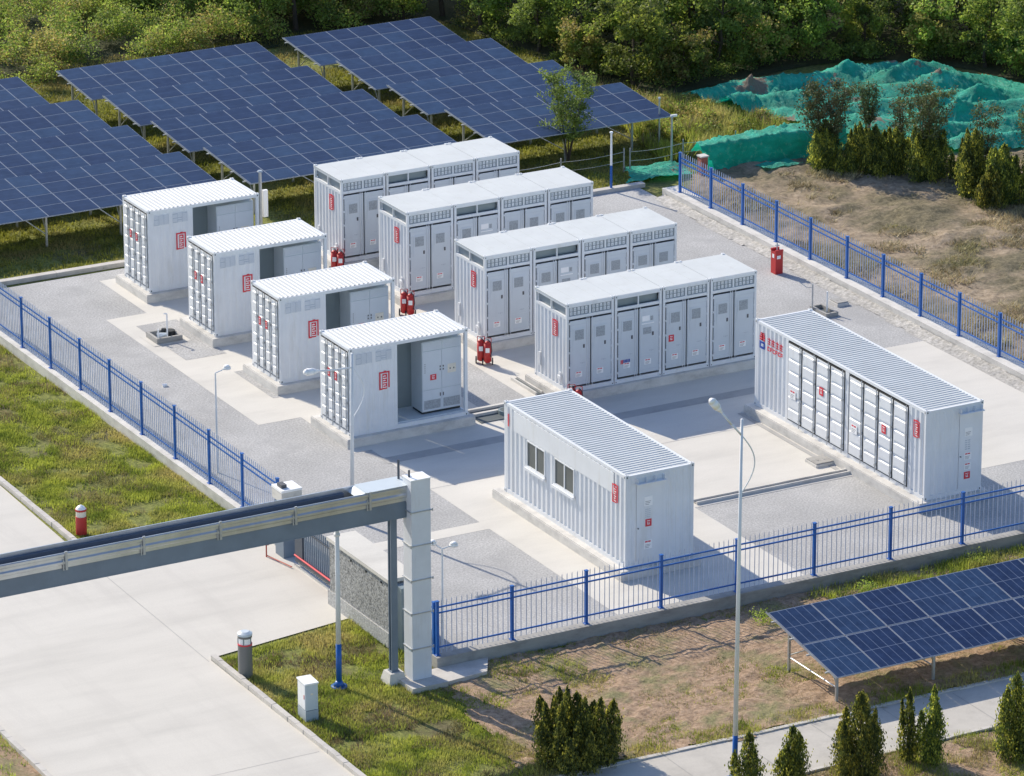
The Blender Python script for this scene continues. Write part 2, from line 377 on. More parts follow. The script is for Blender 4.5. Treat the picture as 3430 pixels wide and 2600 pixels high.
# ================================================================ FENCES
def wall_box(name, b, label, mat, cat='wall'): return tag(b.build(name, mat), label, cat)
def rough_wall(x0, x1, y0, y1, z1, axis, step=.6):
    b = MB(); L = (x1 - x0) if axis == 0 else (y1 - y0); n = int(L / step) + 1
    for k in range(n):
        a = k * L / n; c = (k + 1) * L / n; d = random.uniform(-.006, .006)
        if axis == 0: b.box(x0 + a, x0 + c, y0 + d, y1 - d, -.1, z1)
        else: b.box(x0 + d, x1 - d, y0 + a, y0 + c, -.1, z1)
    return b
b = MB(); b.box(-6.12, 30, -17.46, -17.12, -.1, .40); wall_box('fence_wall', b, 'grey concrete base wall under the front blue fence', M['wallc'])
b = MB(); b.box(-5.86, -5.50, -6.5, 24, -.1, .30); wall_box('fence_wall', b, 'concrete base wall under the left blue fence beside the lawn', M['plinth'])
b = MB(); b.box(21.98, 22.72, -30, 18.0, -.1, .30); wall_box('fence_wall', b, 'pale concrete base wall under the right blue fence beside the dirt field', M['plinth'])
hf = hfield('rubble_verge', rect(21.45, 22.0, -30, 17.8), .1, lambda X, Y: np.maximum(0.006, (X - 21.5) * .25 + (fbm(X * 7, Y * 7) - .5) * .07), M['rubble'], .5)
stuff(hf, 'rough pebbly rubble strip along the inside of the right fence wall', 'rubble')
def fence(name, label, p0, dirv, stops, z0, h, ph=.042, sp=.165, br=.0125):
    "stops: distances of posts along dirv from p0"
    rz = math.atan2(dirv[1], dirv[0]); r = thing(name, label, 'fence', (p0[0], p0[1], z0), rz)
    for i, s in enumerate(stops):
        b = MB(); b.box(s - ph, s + ph, -ph, ph, -.02, h); b.box(s - ph * 1.25, s + ph * 1.25, -ph * 1.25, ph * 1.25, h, h + .03)
        b.box(s - ph * 1.8, s + ph * 1.8, -ph * 1.8, ph * 1.8, -.005, .015)
        b.build('post', M['fence'], r)
        if i + 1 < len(stops):
            e = stops[i + 1]; a = s + ph; c = e - ph; b = MB()
            for zz in (.22, h - .36, h - .19): b.box(a, c, -.018, .018, zz, zz + .042)
            b.build('rails', M['fence'], r)
            b = MB(); n = round((c - a) / sp); q = (c - a) / n
            for k in range(n):
                x = a + (k + .5) * q + random.uniform(-.006, .006); b.tube((x, 0, .05), (x + random.uniform(-.008, .008), 0, h + .02), br, br, 5)
                b.tube((x, 0, h + .02), (x, 0, h + .07), br, .001, 5, False)
            b.build('bars', M['picket'], r)
    return r
fence('metal_fence', 'blue metal bar fence along the front of the yard above the dirt', (-6.0, -17.25), (1, 0), [0.0, 2.4, 4.82, 7.3, 9.85, 12.5, 15.15, 17.7, 20.2, 22.7], .40, 1.62)
fence('metal_fence', 'blue metal bar fence along the left lawn side of the yard', (-5.66, -6.35), (0, 1), [0, 2.44, 4.80, 7.31, 9.81, 12.25, 14.6, 17.02, 19.39, 21.8, 24.2], .30, 1.74, sp=.14, br=.017)
fence('metal_fence', 'blue metal bar fence along the right side of the yard by the dirt field', (22.3, 17.25), (0, -1), [0, 2.2, 4.42, 6.72, 9.0, 11.4, 13.7, 16.05, 18.4, 20.8, 23.2, 25.6, 28], .30, 1.5, sp=.15, br=.016)
fence('metal_fence', 'short blue fence bay between the pebbled wall and the front fence', (-6.02, -15.4), (0, -1), [0, 1.7], .25, 1.7)

# ================================================================ SOLAR TABLES
def module_mesh(L, D, mat, name):
    b = MB(); f = .012
    b.m = 1; b.box(0, L, 0, D, -.035, 0)
    b.m = 0; b.face([(f, f, .003), (L - f, f, .003), (L - f, D - f, .003), (f, D - f, .003)])
    o = b.build(name, [mat, M['modc']]); return o
modR = module_mesh(.955, .975, M['mod'], 'solar_module')
modR3 = module_mesh(.955, 1.10, M['mod'], 'solar_module'); modF = module_mesh(1.385, 1.83, M['modF'], 'solar_module')
def solar_table(label, x0, x1, ylo, nrow, pitchx, pd, zlo, zhi, mod, posts, group, tall=1.):
    D = nrow * pd; n = max(1, round((x1 - x0) / pitchx)); rx = (x1 - x0) / n
    a = math.atan2(zhi - zlo, D); r = thing('solar_table', label, 'solar panel', (x0, ylo, 0), 0, group)
    for i in range(n):
        for j in range(nrow):
            o = mod.copy(); COL.objects.link(o); o.parent = r
            o.location = (i * rx, j * pd * cos(a), zlo + j * pd * sin(a)); o.rotation_euler = (a, 0, 0); o.scale = (rx / pitchx, 1, 1)
    zz = lambda y: zlo + y * math.tan(a) - .06
    L = x1 - x0
    for y in (.12 * D, .38 * D, .62 * D, .88 * D):
        b = MB(); b.box(-.12, L + .06, y - .025, y + .025, zz(y) - .04, zz(y)); b.build('purlin', M['steel'], r)
    b = MB(); b.prof([(0, 0), (D * 1.0, (zhi - zlo))], (-.035, 0, zlo - .05), (0, 1, 0), (0, 0, 1), (0, 0, 1), .07); b.build('edge_trim', M['modc'], r)
    for px in posts:
        yl, yh = .13 * D, .80 * D
        for y in (yl, yh):
            b = MB(); b.box(px - .035, px + .035, y - .035, y + .035, -.05, zz(y) - .04); b.box(px - .07, px + .07, y - .05, y + .05, zz(y) - .13, zz(y) - .05)
            b.build('post', M['steel'], r)
        b = MB(); b.prof([(yl - .3, zz(yl - .3) - .05), (yh + .35, zz(yh + .35) - .05)], (px - .02, 0, 0), (0, 1, 0), (0, 0, 1), (1, 0, 0), .04)
        b.tube((px, yl, .45), (px, yh, .45), .022); b.tube((px, yh, .5), (px, (yl + yh) / 2, zz((yl + yh) / 2) - .05), .02); b.tube((px, yl, .55), (px, yl + .5 * tall, zz(yl + .5) - .05), .02)
        b.build('brace', M['steel'], r)
    return r
rows_lab = ['nearest', 'second', 'third', 'farthest']
def posts(L, st=2.9, o=.35): 
    k = []; x = o
    while x < L: k.append(x); x += st
    return k
blocks = {'left': ([-9.3, -9.2, -9.3, -9.2], [6.62, 6.35, 6.1, 5.35]),
          'middle': ([7.62, 7.36, 7.17, 7.0], [16.5, 16.25, 15.85, 15.6]),
          'right': ([17.7, 17.33, 17.15, 16.8], [25.35, 24.6, 24.0, 23.4])}
ylos = [22.95, 27.62, 31.6, 35.65]
for side, (X0, X1) in blocks.items():
    for k in range(4):
        nr = 4 if k == 0 else 3; pd = 1.0 if k == 0 else 1.125
        solar_table('%s blue solar table of the %s block beyond the yard' % (rows_lab[k], side), X0[k], X1[k], ylos[k], nr, .97, pd, 1.30, 1.62, modR if k == 0 else modR3,
                    posts(X1[k] - X0[k]), 'solar tables in the grass field')
solar_table('near solar table of two rows of large modules beside the footpath', 2.25, 2.25 + 1.41 * 11, -25.25, 2, 1.41, 1.87, 1.0, 1.63, modF, [.30, 3.5, 6.9, 10.3, 13.7], 'solar tables', 1)
for o in (modR, modR3, modF): bpy.data.objects.remove(o)

# ================================================================ CONTAINERS
def plinth(label, x0, x1, y0, y1, h=.30):
    b = MB(); b.box(x0, x1, y0, y1, -.05, h - .03); b.box(x0 + .02, x1 - .02, y0 + .02, y1 - .02, h - .03, h); return tag(b.build('concrete_plinth', M['plinth']), label, 'plinth')
def xf(b, ox, oy, oz, face):
    "map local (a along face, d outwards, z) to box calls on one of the faces"
    def bx(a0, a1, d0, d1, z0, z1):
        if face == 'F': b.box(ox + a0, ox + a1, oy - d1, oy - d0, oz + z0, oz + z1)
        else: b.box(ox - d1, ox - d0, oy - a1, oy - a0, oz + z0, oz + z1)
    return bx
def seal_logo(parent, ox, oy, oz, face, w_, h_, right_open=False):
    "upright red seal: open frame round a red bar carrying white strokes"
    b = MB(); q = xf(b, ox, oy, oz, face); t = w_ * .13; e = .004
    q(0, t, e, e + .006, 0, h_); q(t, w_ - t, e, e + .006, h_ - t, h_)
    q(w_ - t, w_, e, e + .006, h_ * .08, h_); q(t, w_ * .3, e, e + .006, 0, t)
    q(w_ * .3, w_ * .75, e, e + .006, .02 * h_, h_ * .86); q(w_ * .42, w_ * .66, e, e + .006, h_, h_ + t * .5)
    b.m = 1
    for i in range(6):
        z = h_ * (.10 + .125 * i); q(w_ * .34, w_ * (.62 if i % 2 else .71), e + .006, e + .009, z, z + h_ * .045)
        if i % 2: q(w_ * .50, w_ * .54, e + .006, e + .009, z, z + h_ * .09)
        else: q(w_ * .36, w_ * .40, e + .006, e + .009, z, z + h_ * .09)
    return b.build('logo', [M['redl'], M['stick']], parent)
def sticker(parent, ox, oy, oz, face, w_, h_, kind='warn'):
    b = MB(); q = xf(b, ox, oy, oz, face); e = .004
    if kind == 'red':
        b.m = 1; q(0, w_, e, e + .004, 0, h_); b.m = 0
        q(w_ * .25, w_ * .75, e + .004, e + .007, h_ * .72, h_ * .80); q(w_ * .3, w_ * .38, e + .004, e + .007, h_ * .25, h_ * .6); q(w_ * .38, w_ * .7, e + .004, e + .007, h_ * .25, h_ * .33); q(w_ * .55, w_ * .63, e + .004, e + .007, h_ * .33, h_ * .6)
    else:
        q(0, w_, e, e + .004, 0, h_)
        b.m = 1
        if kind == 'warn': q(w_ * .12, w_ * .82, e + .004, e + .007, h_ * .74, h_ * .90); b.m = 0; q(w_ * .45, w_ * .5, e + .007, e + .009, h_ * .68, h_ * .92)
        b.m = 2
        for i in range(3): q(w_ * .12, w_ * (.8 - .1 * i), e + .004, e + .006, h_ * (.45 - .16 * i), h_ * (.49 - .16 * i))
    return b.build('sticker', [M['stick'], M['redl'], M['ink']], parent)

# ---- battery unit -------------------------------------------------
UW, UD, UH = 1.755, 2.13, 3.02
def castings(b, W_, D_, H_, s=.09):
    for x in (0, W_ - s):
        for y in (0, D_ - s):
            for z in (0, H_ - s): b.box(x - .008, x + s + .008, y - .008, y + s + .008, z - (.004 if z == 0 else -.004), z + s + .028)
def cast_dots(b, W_, D_, H_, s=.09):
    for x in (0, W_ - s):
        for z in (.0, H_ - s):
            b.box(x + .03, x + s - .03, -.012, -.009, z + .03, z + s - .02)
    for y in (0, D_ - s):
        for z in (.0, H_ - s):
            b.box(-.012, -.009, y + .03, y + s - .03, z + .03, z + s - .02)
        for x in (0, W_ - s): b.box(x + .03, x + s - .03, y + .025, y + s - .025, H_ + .0285, H_ + .030)
def battery_unit(kind, label):
    r = thing('battery_container', label, 'container', (0, 0, 0), 0, 'white battery containers in four rows')
    b = MB(); p = .085
    for x in (0, UW - p):
        for y in (0, UD - p): b.box(x, x + p, y, y + p, 0, UH)
    for y0, y1 in ((0, p), (UD - p, UD)):
        b.box(p, UW - p, y0 + .004, y1 - .004, 0, .14); b.box(p, UW - p, y0 + .004, y1 - .004, UH - .12, UH - .004); b.box(p, UW - p, y0 + .012, y1 - .004, 2.50, 2.60)
    for x0, x1 in ((0, p), (UW - p, UW)):
        b.box(x0 + .004, x1 - .004, p, UD - p, 0, .14); b.box(x0 + .004, x1 - .004, p, UD - p, UH - .12, UH - .004); b.box(x0 + .004, x1 - .004, p, UD - p, 2.50, 2.60)
    castings(b, UW, UD, UH); b.build('frame', M['white'], r)
    b = MB(); cast_dots(b, UW, UD, UH); b.build('casting_holes', M['dark'], r)
    b = MB(); b.box(-.02, UW + .02, .03, UD - .03, UH - .03, UH + .006); 
    b.box(.5, .512, .05, UD - .05, UH + .006, UH + .010); b.box(1.2, 1.212, .05, UD - .05, UH + .006, UH + .010); b.build('roof', M['roof'], r)
    b = MB(); b.box(.1, UW - .1, .3, UD - .1, 2.50, UH - .05); b.build('vent_box', M['mid'], r)
    # walls
    b = MB(); c = corr(UD - 2 * p, .235, .035)
    b.prof(c, (.01, UD - p, .14), (0, -1, 0), (1, 0, 0), (0, 0, 1), 2.37)
    b.prof(c, (UW - .01, p, .14), (0, 1, 0), (-1, 0, 0), (0, 0, 1), 2.37)
    b.prof(corr(UW - 2 * p, .235, .035), (UW - p, UD - .01, .14), (-1, 0, 0), (0, -1, 0), (0, 0, 1), 2.37)
    b.build('side_wall', M['white'], r)
    b = MB(); 
    for y in (UD / 2,): b.box(.004, .06, y - .02, y + .02, 2.60, UH - .12)
    b.box(.06, UW - .06, .06, UD - .06, 2.49, 2.505)
    b.build('mullion', M['white'], r)
    # upper front
    if kind == 'open':
        b = MB(); b.box(UW / 2 - .02, UW / 2 + .02, .004, .05, 2.60, UH - .12); b.build('mullion', M['white'], r)
        b = MB(); b.box(p, UW - p, .16, .2, 2.60, UH - .12); b.build('vent_panel', M['greyp'], r)
    else:
        b = MB(); b.box(p, UW - p, .05, .09, 2.60, UH - .12); b.m = 1
        b.box(UW / 2 - .03, UW / 2 + .03, .02, .05, 2.60, UH - .12)
        for g in (0, 1):
            for i in range(5):
                for j in range(2):
                    x = p + .06 + g * .83 + i * .14; z = 2.63 + j * .135
                    b.box(x, x + .085, .035, .05, z, z + .105)
                    b.m = 2; b.box(x + .02, x + .065, .03, .035, z + .02, z + .085 - (i % 3) * .015); b.m = 1
        b.build('vent_panel', [M['mid'], M['white'], M['louv']], r)
    # doors
    for s in (0, 1):
        x0 = p + .003 + s * .79; x1 = x0 + .786
        d = MB(); d.box(x0, x1, -.002, .03, .20, 2.47); d.m = 1
        d.box(x0 + .02, x1 - .02, -.026, -.002, .222, 2.448)
        d.box(x0 + .028, x1 - .028, -.029, -.026, .83, .835)
        dr = d.build('door', [M['blk'], M['door']], r)
        if not (kind == 'open' and s == 1):
            g = MB(); gx = x0 + .19; g.box(gx - .07, gx + .43, -.034, -.026, 1.42, 2.18); g.box(gx - .05, gx + .41, -.042, -.034, 1.74, 2.16); g.m = 1
            g.box(gx, gx + .33, -.045, -.042, 1.78, 2.12)
            for k in range(8): g.box(gx, gx + .33, -.05, -.045, 1.79 + k * .042, 1.805 + k * .042)
            g.build('grille', [M['door'], M['grille']], dr)
        else:
            g = MB(); gx = x0 + .17; g.m = 1; g.box(gx, gx + .30, -.034, -.026, 1.55, 1.78); g.m = 0; g.box(gx - .06, gx + .40, -.04, -.026, 1.9, 1.93); g.box(gx - .04, gx + .24, -.03, -.026, 2.0, 2.18); g.m = 1; g.box(gx + .27, gx + .37, -.03, -.026, 2.0, 2.15)
            g.build('grille', [M['stick'], M['grille']], dr)
        t = MB()
        for z in (.45, 1.0, 1.55, 2.1): t.box(x0 + .012 if s == 0 else x1 - .05, x0 + .05 if s == 0 else x1 - .012, -.045, -.026, z, z + .05)
        t.box(x0 + .028 if s == 0 else x1 - .036, x0 + .036 if s == 0 else x1 - .028, -.034, -.026, .33, 2.31); t.box(x0 + .03 if s == 0 else x0 + .15, x0 + .60 if s == 0 else x1 - .03, -.030, -.026, .335, .342); t.box(x0 + .03 if s == 0 else x0 + .15, x0 + .60 if s == 0 else x1 - .03, -.030, -.026, 2.30, 2.307); t.build('hinge', M['louv'], dr)
        l = MB(); l.box(x0 + .50, x0 + .555, -.05, -.026, 1.48, 1.60); l.build('lock', M['ink'], dr)
        l = MB()
        for k in range(3): l.box(x0 + .40 + .06 * k, x0 + .44 + .06 * k, -.03, -.026, .96 - .02 * (k % 2), .99)
        l.build('marking', M['louv'], dr)
        sticker(dr, x0 + .22, -.026, .50, 'F', .25, .19)
        t = MB()
        for xx in ((x1 - .07), (x1 - .15)) if s == 0 else ((x0 + .05),): t.tube((xx, -.045, .12), (xx, -.045, 2.52), .011)
        for k in range(5): t.box(x0 - .012 if s == 0 else x1 - .028, x0 + .03 if s == 0 else x1 + .012, -.04, -.0, .34 + k * .5, .40 + k * .5)
        t.build('lock_rod', M['white'], dr)
    return r
units = {k: battery_unit(k, 'x') for k in ('grid', 'open')}
rowsB = [(8.0, .257, 1.0, 'front'), (8.04, 5.93, 1.035, 'second'), (8.0, 11.43, 1.02, 'third'), (7.72, 15.87, .99, 'back')]
uo = [0, 1.80, 3.61, 5.42]
posn = ['left end unit with red side seal', 'second from the left with open dark vents', 'third unit from the left with grid vents', 'right end unit with grid vents']
for (x, y, sc, nm) in rowsB:
    for k in range(4):
        o = dup(units['open' if k == 1 else 'grid'], (x + uo[k] * sc, y, .30), 'white battery container, %s, in the %s row' % (posn[k], nm), 0, (sc, 1, 1))
        if k == 0:
            seal_logo(o, 0, UD * .335 - 0 + .22, 1.74, 'L', .34, .56)
            b = MB(); b.box(-.05, .0, 1.72, 1.80, .45, .9); b.box(-.05, .0, .35, .42, .25, .62); b.box(-.08, -.02, .30, .5, .40, .50); b.build('cable_box', M['white'], o)
        if nm == 'front' and k == 2: sticker(o, .20, -.026, 1.13, 'F', .2, .23, 'red')
        if nm == 'front' and k == 1:
            b = MB(); q = xf(b, 0, -.026, 0, 'F')
            for i in range(7): b.m = 0 if i < 2 else 1; q(.20 + i * .052, .20 + i * .052 + .038, .003, .006, .66, .80)
            b.build('lettering', [M['redl'], M['bluel']], o)
    L = 7.2 * sc
    plinth('concrete plinth under the %s row of battery containers' % nm, x - .28, x + L + .12, y - .16, y + 2.3)
for r in units.values():
    for c in list(r.children):
        for g in list(c.children): bpy.data.objects.remove(g)
        bpy.data.objects.remove(c)
    bpy.data.objects.remove(r)

# ---- inverter container -------------------------------------------
def end_door(parent, y0, y1, z0, z1, x=0., n=6, lock=True, gap=.02):
    "door leaf on a -X face with embossed horizontal panels"
    d = MB(); d.box(x - .006, x + .03, y0, y1, z0, z1); d.m = 1
    d.box(x - .022, x - .006, y0 + gap, y1 - gap, z0 + gap, z1 - gap)
    H_ = (z1 - z0 - .12) / n
    for k in range(n):
        a = z0 + .06 + k * H_; c = a + H_ * .84; e = .018
        v = [(x - .022, y0 + .07, a), (x - .022, y1 - .10, a), (x - .022, y1 - .10, c), (x - .022, y0 + .07, c)]
        u = [(x - .055, y0 + .085, a + e * 1.2), (x - .055, y1 - .115, a + e * 1.2), (x - .055, y1 - .115, c - e * 1.6), (x - .055, y0 + .085, c - e * 1.6)]
        d.face(u[::-1])
        for i in range(4): j = (i + 1) % 4; d.face([v[i], v[j], u[j], u[i]][::-1])
    o = d.build('door', [M['blk'], M['white']], parent)
    if lock:
        t = MB(); yy = y0 + .035
        t.tube((x - .075, yy, z0 - .06), (x - .075, yy, z1 + .06), .016)
        for k in range(4): t.box(x - .10, x - .02, yy - .03, yy + .03, z0 + .15 + k * (z1 - z0 - .35) / 3, z0 + .21 + k * (z1 - z0 - .35) / 3)
        t.build('lock_rod', M['steel'], o)
    return o
def container_frame(r, W_, D_, H_, openr=None):
    b = MB(); p = .10
    for x in (0, W_ - p):
        for y in (0, D_ - p): b.box(x, x + p, y, y + p, 0, H_)
    for y0, y1 in ((0, p), (D_ - p, D_)): b.box(p, W_ - p, y0 + .003, y1 - .003, 0, .13); b.box(p, W_ - p, y0 + .003, y1 - .003, H_ - .11, H_ - .003)
    for x0, x1 in ((0, p), (W_ - p, W_)): b.box(x0 + .003, x1 - .003, p, D_ - p, 0, .13); b.box(x0 + .003, x1 - .003, p, D_ - p, H_ - .09, H_ - .003)
    castings(b, W_, D_, H_, .10); b.build('frame', M['white'], r)
    b = MB(); cast_dots(b, W_, D_, H_, .10); b.build('casting_holes', M['dark'], r)
IW, ID, IH = 4.22, 2.10, 2.93
def inverter_container():
    r = thing('inverter_container', 'x', 'container', (0, 0, 0), 0, 'white open sided inverter containers on the left')
    container_frame(r, IW, ID, IH)
    b = MB(); c = [(a, h) for a, h in corr(IW - .16, .16, .022)]
    b.prof(c, (.08, .06, IH - .012), (1, 0, 0), (0, 0, 1), (0, 1, 0), ID - .12); b.box(.08, IW - .08, .06, ID - .06, IH - .05, IH - .02); b.build('roof', M['roof'], r)
    b = MB()
    for k in range(25): b.box(.14 + k * .163, .185 + k * .163, .035, .085, IH + .001, IH + .003)
    b.build('roof_drain_holes', M['dark'], r)
    b = MB(); b.prof(corr(1.50, .27, .012), (.10, -.004, .13), (1, 0, 0), (0, 1, 0), (0, 0, 1), IH - .24)
    b.box(1.60, 1.69, .0, .10, .13, IH - .11); b.box(1.60, 1.66, .1, ID - .1, .13, IH - .11); b.box(1.66, 2.0, ID - .06, ID - .03, .13, IH - .11)  # last box: pale back strip added to stop sun streaking through the bay
    b.prof(corr(1.5, .27, .02), (1.6, ID - .01, .13), (-1, 0, 0), (0, -1, 0), (0, 0, 1), IH - .24)
    b.build('side_wall', M['white'], r)
    for x0 in (.20, .90):
        b = MB(); b.box(x0, x0 + .60, -.012, -.004, 2.36, 2.75); b.m = 1
        b.box(x0 + .02, x0 + .58, -.014, -.012, 2.38, 2.73); b.m = 0
        for k in range(9):
            z = 2.39 + k * .038
            for j in range(3):
                if random.random() < .85: b.box(x0 + .03 + j * .185, x0 + .19 + j * .185, -.024, -.014, z, z + .018)
        b.build('vent', [M['white'], M['louv']], r)
    seal_logo(r, 1.04, -.004, 1.40, 'F', .37, .60)
    b = MB(); b.box(.1, IW - .1, .1, ID - .1, .02, .16); b.build('floor', M['cab'], r)
    for k, (y0, y1) in enumerate(((.11, .57), (.575, 1.04), (1.06, 1.52), (1.525, 1.99))):
        d = end_door(r, y0, y1, .16, IH - .12, 0., 7, True)
        if k in (1, 2): sticker(d, -.065, y0 + .35, 1.66, 'L', .14, .28, 'red')
    b = MB(); b.box(1.95, 2.95, 1.25, 1.99, .16, 2.72); b.build('transformer_box', M['greyp'], r)  # grey box widened to block sun through the bay
    b = MB(); b.path([(4.05, .25, 2.75), (4.1, .5, 2.5), (4.02, .35, 2.1), (4.1, .45, 1.5), (4.05, .4, .9), (4.1, .5, .3)], .025); b.build('cable', M['stick'], r)
    return r
def inverter_cabinet():
    r = thing('inverter_cabinet', 'x', 'cabinet', (0, 0, 0), 0, 'grey cabinets inside the open inverter containers')
    W_, D_, H_ = 1.42, .74, 2.44
    b = MB(); b.box(.03, W_ - .03, .03, D_ - .03, 0, .08); b.build('base', M['blk'], r)
    b = MB(); b.box(0, W_, 0, D_, .08, H_); b.build('body', M['cab'], r)
    for s in (0, 1):
        x0 = .015 + s * .70; x1 = x0 + .69
        d = MB(); d.box(x0, x1, -.018, 0, .82, 2.12); q = d.build('door', M['door'], r)
        h = MB(); hx = x1 - .07 if s == 0 else x0 + .03
        for z in (1.42, 1.52): h.box(hx, hx + .035, -.03, -.018, z, z + .055)
        h.build('handle', M['ink'], q)
        d = MB(); d.box(x0, x1, -.018, 0, .10, .80); q2 = d.build('door', M['door'], r)
        h = MB(); h.box(hx, hx + .03, -.03, -.018, .55, .66); h.build('handle', M['ink'], q2)
        h = MB(); h.box(x0 + .05, x1 - .05, -.024, -.018, .16, .46)
        for k in range(9): h.box(x0 + .05, x1 - .05, -.028, -.024, .17 + k * .032, .18 + k * .032)
        h.build('grille', M['grille'], q2)
        h = MB(); h.box(x0 + .02, x1 - .02, -.02, 0, 2.15, 2.41); h.m = 1
        for k in range(6): h.box(x0 + .05, x1 - .05, -.023, -.02, 2.18 + k * .037, 2.19 + k * .037)
        h.build('vent_panel', [M['door'], M['louv']], r)
    b = MB()
    for k in range(5): b.box(.09, .115, -.024, -.018, 1.40 + k * .07, 1.425 + k * .07)
    b.build('indicator_lights', M['ink'], r)
    sticker(r, .29, -.018, 1.13, 'F', .22, .19, 'red')
    b = MB(); b.box(.92, 1.22, -.024, -.018, 1.28, 1.58); b.m = 1; b.box(.99, 1.03, -.027, -.024, 1.40, 1.45); b.box(1.12, 1.16, -.027, -.024, 1.40, 1.45); b.build('wiring_diagram', [M['cream'], M['ink']], r)
    return r
IC = inverter_container(); CB = inverter_cabinet()
for i, (x, y, nm) in enumerate([(.44, 16.15, 'farthest'), (.44, 10.88, 'second farthest'), (.27, 5.58, 'second nearest'), (0, 0, 'nearest')]):
    dup(IC, (x, y, .30), '%s of the four open sided white containers with a red front seal' % nm)
    dup(CB, (x + 2.74, y + .33, .46), 'tall grey cabinet inside the open bay of the %s open white container' % nm)
    plinth('concrete plinth under the %s open white container' % nm, x - .22, x + IW + .16, y - .22, y + ID + .3)
for r in (IC, CB):
    for c in list(r.children):
        for g in list(c.children): bpy.data.objects.remove(g)
        bpy.data.objects.remove(c)
    bpy.data.objects.remove(r)

# ---- long containers along Y --------------------------------------
def long_roof(r, W_, L_, H_):
    b = MB(); b.prof(corr(L_ - .30, .165, .020), (.08, .15, H_ - .02), (0, 1, 0), (0, 0, 1), (1, 0, 0), W_ - .16)
    b.box(.05, W_ - .05, .05, L_ - .05, H_ - .06, H_ - .022); b.build('roof', M['roof'], r)
def end_front(r, x0, x1, W_, H_):
    b = MB(); b.prof(corr(x0 - .10, .26, .02), (.10, .004, .13), (1, 0, 0), (0, 1, 0), (0, 0, 1), H_ - .22)
    if W_ - .1 - x1 > .05: b.prof(corr(W_ - .10 - x1, .26, .02), (x1, .004, .13), (1, 0, 0), (0, 1, 0), (0, 0, 1), H_ - .22)
    b.box(x0, x1, .0, .03, .03 + .1, .18); b.box(x0, x1, .0, .03, 2.62, H_ - .09); b.build('front_wall', M['white'], r)
    d = MB(); d.box(x0 + .01, x1 - .01, -.012, .02, .18, 2.60); dr = d.build('door', M['white'], r)
    h = MB(); h.tube((x0 + .06, -.05, 1.22), (x0 + .06, -.012, 1.22), .02); h.build('handle', M['ink'], dr)
    c = MB(); c.box(x0 - .04, x1 + .06, -.17, 0, 2.63, 2.66)
    for k in range(4): c.box(x0 + k * (x1 - x0) / 3 - .006, x0 + k * (x1 - x0) / 3 + .006, -.13, 0, 2.66, 2.80)
    c.build('canopy', M['white'], r)
    return dr
# control room
plinth('concrete plinth under the container with two windows', 1.75, 4.50, -14.15, -6.2)
CW, CL, CH = 2.33, 7.44, 2.92
r = thing('control_room_container', 'white corrugated container with two sliding windows, nearest the front fence', 'container', (2.0, -13.97, .30))
container_frame(r, CW, CL, CH); long_roof(r, CW, CL, CH)
b = MB()
wins = [(-9.12 + 13.97, -8.0 + 13.97), (-10.92 + 13.97, -9.72 + 13.97)]; zb, zt = 1.30, 2.14
segs = [(.10, wins[1][0]), (wins[1][1], wins[0][0]), (wins[0][1], CL - .10)]
for a, c in segs: b.prof(corr(c - a, .265, .035), (.004, c, .13), (0, -1, 0), (1, 0, 0), (0, 0, 1), CH - .22)
for a, c in wins:
    b.prof(corr(c - a, .265, .035), (.004, c, .13), (0, -1, 0), (1, 0, 0), (0, 0, 1), zb - .13)
    b.prof(corr(c - a, .265, .035), (.004, c, zt), (0, -1, 0), (1, 0, 0), (0, 0, 1), CH - .09 - zt)
b.prof(corr(CL - .2, .265, .035), (CW - .004, .1, .13), (0, 1, 0), (-1, 0, 0), (0, 0, 1), CH - .22)
b.prof(corr(CW - .2, .265, .035), (CW - .1, CL - .004, .13), (-1, 0, 0), (0, -1, 0), (0, 0, 1), CH - .22)
b.build('side_wall', M['white'], r)
b = MB(); b.box(-.008, .03, .70, 4.72 + 2.1, 2.16, CH - .12); b.build('sign_panel', M['white'], r)
for a, c in wins:
    b = MB(); f = .035
    b.box(-.03, .05, a, a + f, zb, zt); b.box(-.03, .05, c - f, c, zb, zt); b.box(-.03, .05, a + f, c - f, zt - f, zt); b.box(-.03, .05, a + f, c - f, zb, zb + f); m_ = (a + c) / 2; b.box(-.02, .04, m_ - .03, m_ + .03, zb + f, zt - f)
    b.box(-.10, -.03, a - .05, c + .05, zb - .11, zb - .03); b.box(-.05, -.03, a - .05, c + .05, zb - .03, zb)
    wn = b.build('window', M['white'], r)
    for p_, q_ in ((a + f, m_ - .03), (m_ + .03, c - f)):
        g = MB(); g.box(.0, .01, p_, q_, zb + f, zt - f); g.build('pane', M['glass'], wn)
seal_logo(r, 0, .78, 1.90, 'L', .34, .58)
b = MB(); q = xf(b, -.004, 0, 0, 'L'); q(-7.2, -7.14, .0, .006, 2.2, 2.6)
b.build('sign_strip', M['redl'], r)
dr = end_front(r, .36, 1.26, CW, CH)
sticker(dr, .63, -.012, 1.88, 'F', .28, .30, 'note'); sticker(dr, .67, -.012, 1.23, 'F', .21, .23, 'red'); sticker(dr, .63, -.012, .52, 'F', .27, .28)
b = MB()
for i in range(5):
    for j in range(3): b.box(.67 + j * .065, .71 + j * .065, -.018, -.012, 1.52 + i * .06, 1.545 + i * .06)
b.build('lettering', M['louv'], dr)
